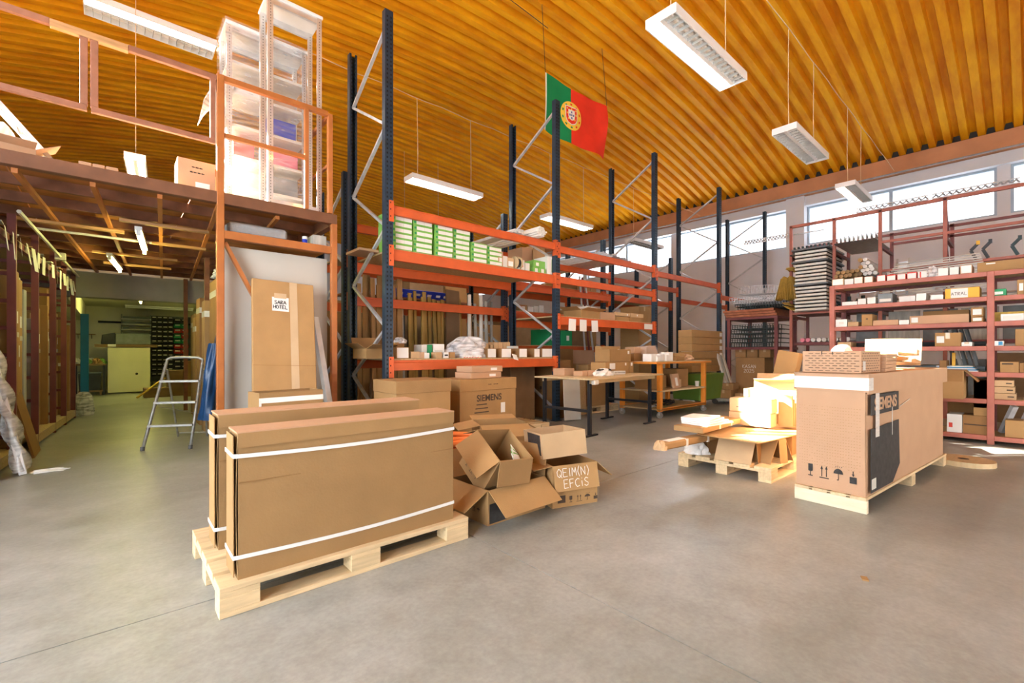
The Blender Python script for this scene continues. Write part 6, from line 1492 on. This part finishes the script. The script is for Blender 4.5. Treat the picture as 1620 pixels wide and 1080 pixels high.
for i in range(6): 
    o = link('spare_part', blob(.18, .18, .12, 150 + i, .3).mesh('spare_part', ('off_white', 'cardboard_brown', 'green_bin')[i % 3]), None, (-.66 + .09 * i, 15.45 + .08 * (i % 2), .781)); tag(o, 'loose part heaped on the small back room table, %s from left' % ORD[i], 'part', 'parts on the small table')
T = thing('plastic_tub', 'black plastic tub under the small back room table', 'tub', (-.66, 15.25, .12)); part('body', MB().hexa([(.05, .09, 0), (.43, .09, 0), (.43, .38, 0), (.05, .38, 0)], [(.03, .08, .42), (.45, .08, .42), (.45, .40, .42), (.03, .40, .42)]), 'black_plastic', T); part('rim', MB().box(.02, .07, .42, .46, .41, .45), 'slate', T)
T = thing('tub_stand', 'low dark stand under the black plastic tub', 'stand', (-.68, 15.24, 0)); part('board', MB().box(.06, .08, .08, .50, .42, .118), 'cardboard_dark', T)
for x in (.08, .44): part('runner', MB().box(x, .08, 0, x + .04, .42, .08), 'cardboard_dark', T)
ws = thing('wall_shelf', 'small wall shelf with bottles in the back room', 'shelf', (-.75, 16.95, 1.55)); part('board', MB().box(0, 0, 0, .4, .2, .02), 'cardboard_dark', ws)
for x in (.05, .32): part('bracket', MB().bar((x, .19, -.1), (x, .02, 0), .015, .015), 'black_metal', ws)
SS = thing('strip_shelves', 'rack of four narrow shelves on the back room wall', 'shelving', (atY(192, 500, 16.9).x, 16.9, 1.55))
wS = atY(239, 500, 16.9).x - atY(192, 500, 16.9).x
for k in range(4):
    part('shelf', MB().box(0, 0, k * .15, wS, .25, k * .15 + .025), 'conduit_white', SS); part('goods', MB().box(.03, .03, k * .15 + .026, wS - .03, .22, k * .15 + .09), 'slate', SS)
for x in (0, wS - .02): part('side', MB().box(x, .02, -.02, x + .02, .28, .60), 'slate', SS)
bx0 = atY(240, 500, 16.85).x; bm = MB().hexa([(0, 0, 0), (.118, 0, 0), (.118, .24, 0), (0, .24, 0)], [(0, -.03, .10), (.118, -.03, .10), (.118, .24, .10), (0, .24, .10)])
meshes = {c: bm.mesh('body', c) for c in ('black_plastic', 'red_bin', 'green_dark')}
lip = MB().box(.015, -.034, .055, .103, -.020, .085).mesh('label_lip', 'conduit_white')
n = 0
for c_ in range(4):
    for r in range(13):
        T = thing('small_parts_bin', 'black small-parts bin on the wall, column %s, row %s from top' % (ORD[c_], ORD[r]), 'bin', (bx0 + c_ * .128, 16.9, 2.02 - r * .138), 0, 'black small-parts bins'); inst('body', meshes['black_plastic'], T); inst('label_lip', lip, T)
for c_ in range(2):
    for r in range(10):
        k = ['black_plastic', 'green_dark', 'red_bin', 'green_dark', 'green_dark', 'red_bin', 'red_bin', 'black_plastic', 'black_plastic', 'black_plastic'][r] if c_ == 0 else ['black_plastic', 'green_dark', 'red_bin', 'red_bin', 'green_dark', 'red_bin', 'red_bin', 'red_bin', 'black_plastic', 'black_plastic'][r]
        T = thing('small_parts_bin', 'wider %s parts bin, %s column, row %s from top' % ({'black_plastic': 'black', 'green_dark': 'green', 'red_bin': 'red'}[k], ('left', 'right')[c_], ORD[r]), 'bin', (bx0 + .53 + c_ * .18, 16.9, 1.96 - r * .155), 0, 'coloured small-parts bins'); o = inst('body', meshes[k], T); o.scale = (1.38, 1, 1.1); o = inst('label_lip', lip, T); o.scale = (1.38, 1, 1.1)
BBk = thing('bin_rack', 'dark louvred panel behind the small-parts bins', 'rack', (bx0 - .02, 17.15, 0)); part('panel', MB().box(0, 0, .2, 1.05, .03, 2.15), 'slate', BBk)
for x in (.02, .98): part('foot', MB().box(x, -.25, 0, x + .04, .03, .2), 'slate', BBk)
for i, (x, y, w, h, mt, l) in enumerate(((.55, 13.6, .5, .22, 'cardboard_dark', 'low dark carton on the back room floor'), (1.0, 13.8, .5, .62, 'cardboard_dark', 'brown carton standing before the parts bins'), (1.35, 13.4, .4, .85, 'cardboard_brown', 'taller brown carton before the red bins'))):
    carton('carton', l, 'carton', x, y, 0, w, .4, h, material=mt, tape=False)
slant('yellow spirit level leaning on the dark carton', (.42, 13.4, .03), (.95, 13.75, .45), .05, .03, 'yellow_old')

# ================================================================== FLAG
FX0, FX1, FZ0, FZ1, FY = 5.45, 7.08, 4.80, 5.75, 5.36
FG = thing('national_flag', 'green and red flag with yellow emblem hanging from the ceiling', 'flag', (FX0, FY, FZ0))
FW, FH = FX1 - FX0, FZ1 - FZ0
def fd(x, z):          # cloth displacement
    u = x / FW; v = z / FH
    return .035 * math.sin(u * 5.5 + .5) * (1.1 - v) + .02 * math.sin(u * 13 - v * 3) * (1 - .5 * v) + (.05 * max(0, u - .7) / .3 * math.sin(v * 4 + u * 8))
def fp(x, z, lift=0.0):
    sag = .05 * math.sin(math.pi * x / FW); return (x, fd(x, z) - lift, z - sag * .6 - .04 * (1 - z / FH) * x / FW)
def patch(x0, x1, z0, z1, nu, nv, lift=0.0): return MB().grid(lambda u, v: fp(x0 + (x1 - x0) * u, z0 + (z1 - z0) * v, lift), nu, nv)
gx = FW * .40
part('green_field', patch(.03, gx, 0, FH, 16, 14), 'flag_green', FG, smooth=True); part('red_field', patch(gx, FW, 0, FH, 26, 14), 'flag_red', FG, smooth=True); part('hoist', patch(0, .03, 0, FH, 1, 14), 'flag_white', FG, smooth=True)
ec = (gx, FH * .50)
def disc(r0, r1, lift, z_s=1.0, a0=0.0, a1=2 * math.pi, n=32): return MB().grid(lambda u, v: fp(ec[0] + (r0 + (r1 - r0) * v) * math.cos(a0 + (a1 - a0) * u), ec[1] + (r0 + (r1 - r0) * v) * math.sin(a0 + (a1 - a0) * u), lift), n, 2)
E1 = part('emblem_ring', disc(.0, .245, .004), 'flag_yellow', FG)
part('ring_gap', disc(.155, .205, .006, a0=.3, a1=1.2, n=8), 'flag_green', E1) if 0 else None
for k in range(10):
    a = k * 2 * math.pi / 10 + .2; part('ring_mark', disc(.185, .215, .0065, a0=a, a1=a + .22, n=3), 'flag_green' if math.cos(a) < 0 else 'flag_red', E1)
def shield(w, h, lift, mt, dz=0.0):
    m = MB()
    def fn(u, v):
        vv = 1 - v; ww = w * (1 if vv > .45 else math.sqrt(max(0, 1 - ((.45 - vv) / .45) ** 2)))
        return fp(ec[0] + (u - .5) * ww, ec[1] + dz - h / 2 + vv * h, lift)
    m.grid(fn, 8, 12); return part('shield', m, mt, E1)
shield(.27, .32, .008, 'flag_white'); shield(.24, .29, .010, 'flag_red'); shield(.145, .185, .012, 'flag_white', .01)
for dx, dz in ((0, .06), (0, .01), (0, -.04), (-.04, .01), (.04, .01)): part('small_shield', MB().grid(lambda u, v: fp(ec[0] + dx + (u - .5) * .028, ec[1] + dz + (v - .5) * .035, .014), 1, 1), 'flag_blue', E1)
for k, (dx, dz) in enumerate(((-.095, .11), (0, .118), (.095, .11), (-.095, .03), (.095, .03), (-.07, -.06), (.07, -.06))): part('castle_mark', MB().grid(lambda u, v: fp(ec[0] + dx + (u - .5) * .026, ec[1] + dz + (v - .5) * .03, .0135), 1, 1), 'flag_yellow', E1)
for x in (.0, FW): part('tie', MB().tube(fp(x, FH), (x, .08, zroof(FX0 + x) - FZ0 - .02), .005, 5), 'cable_dark', FG)
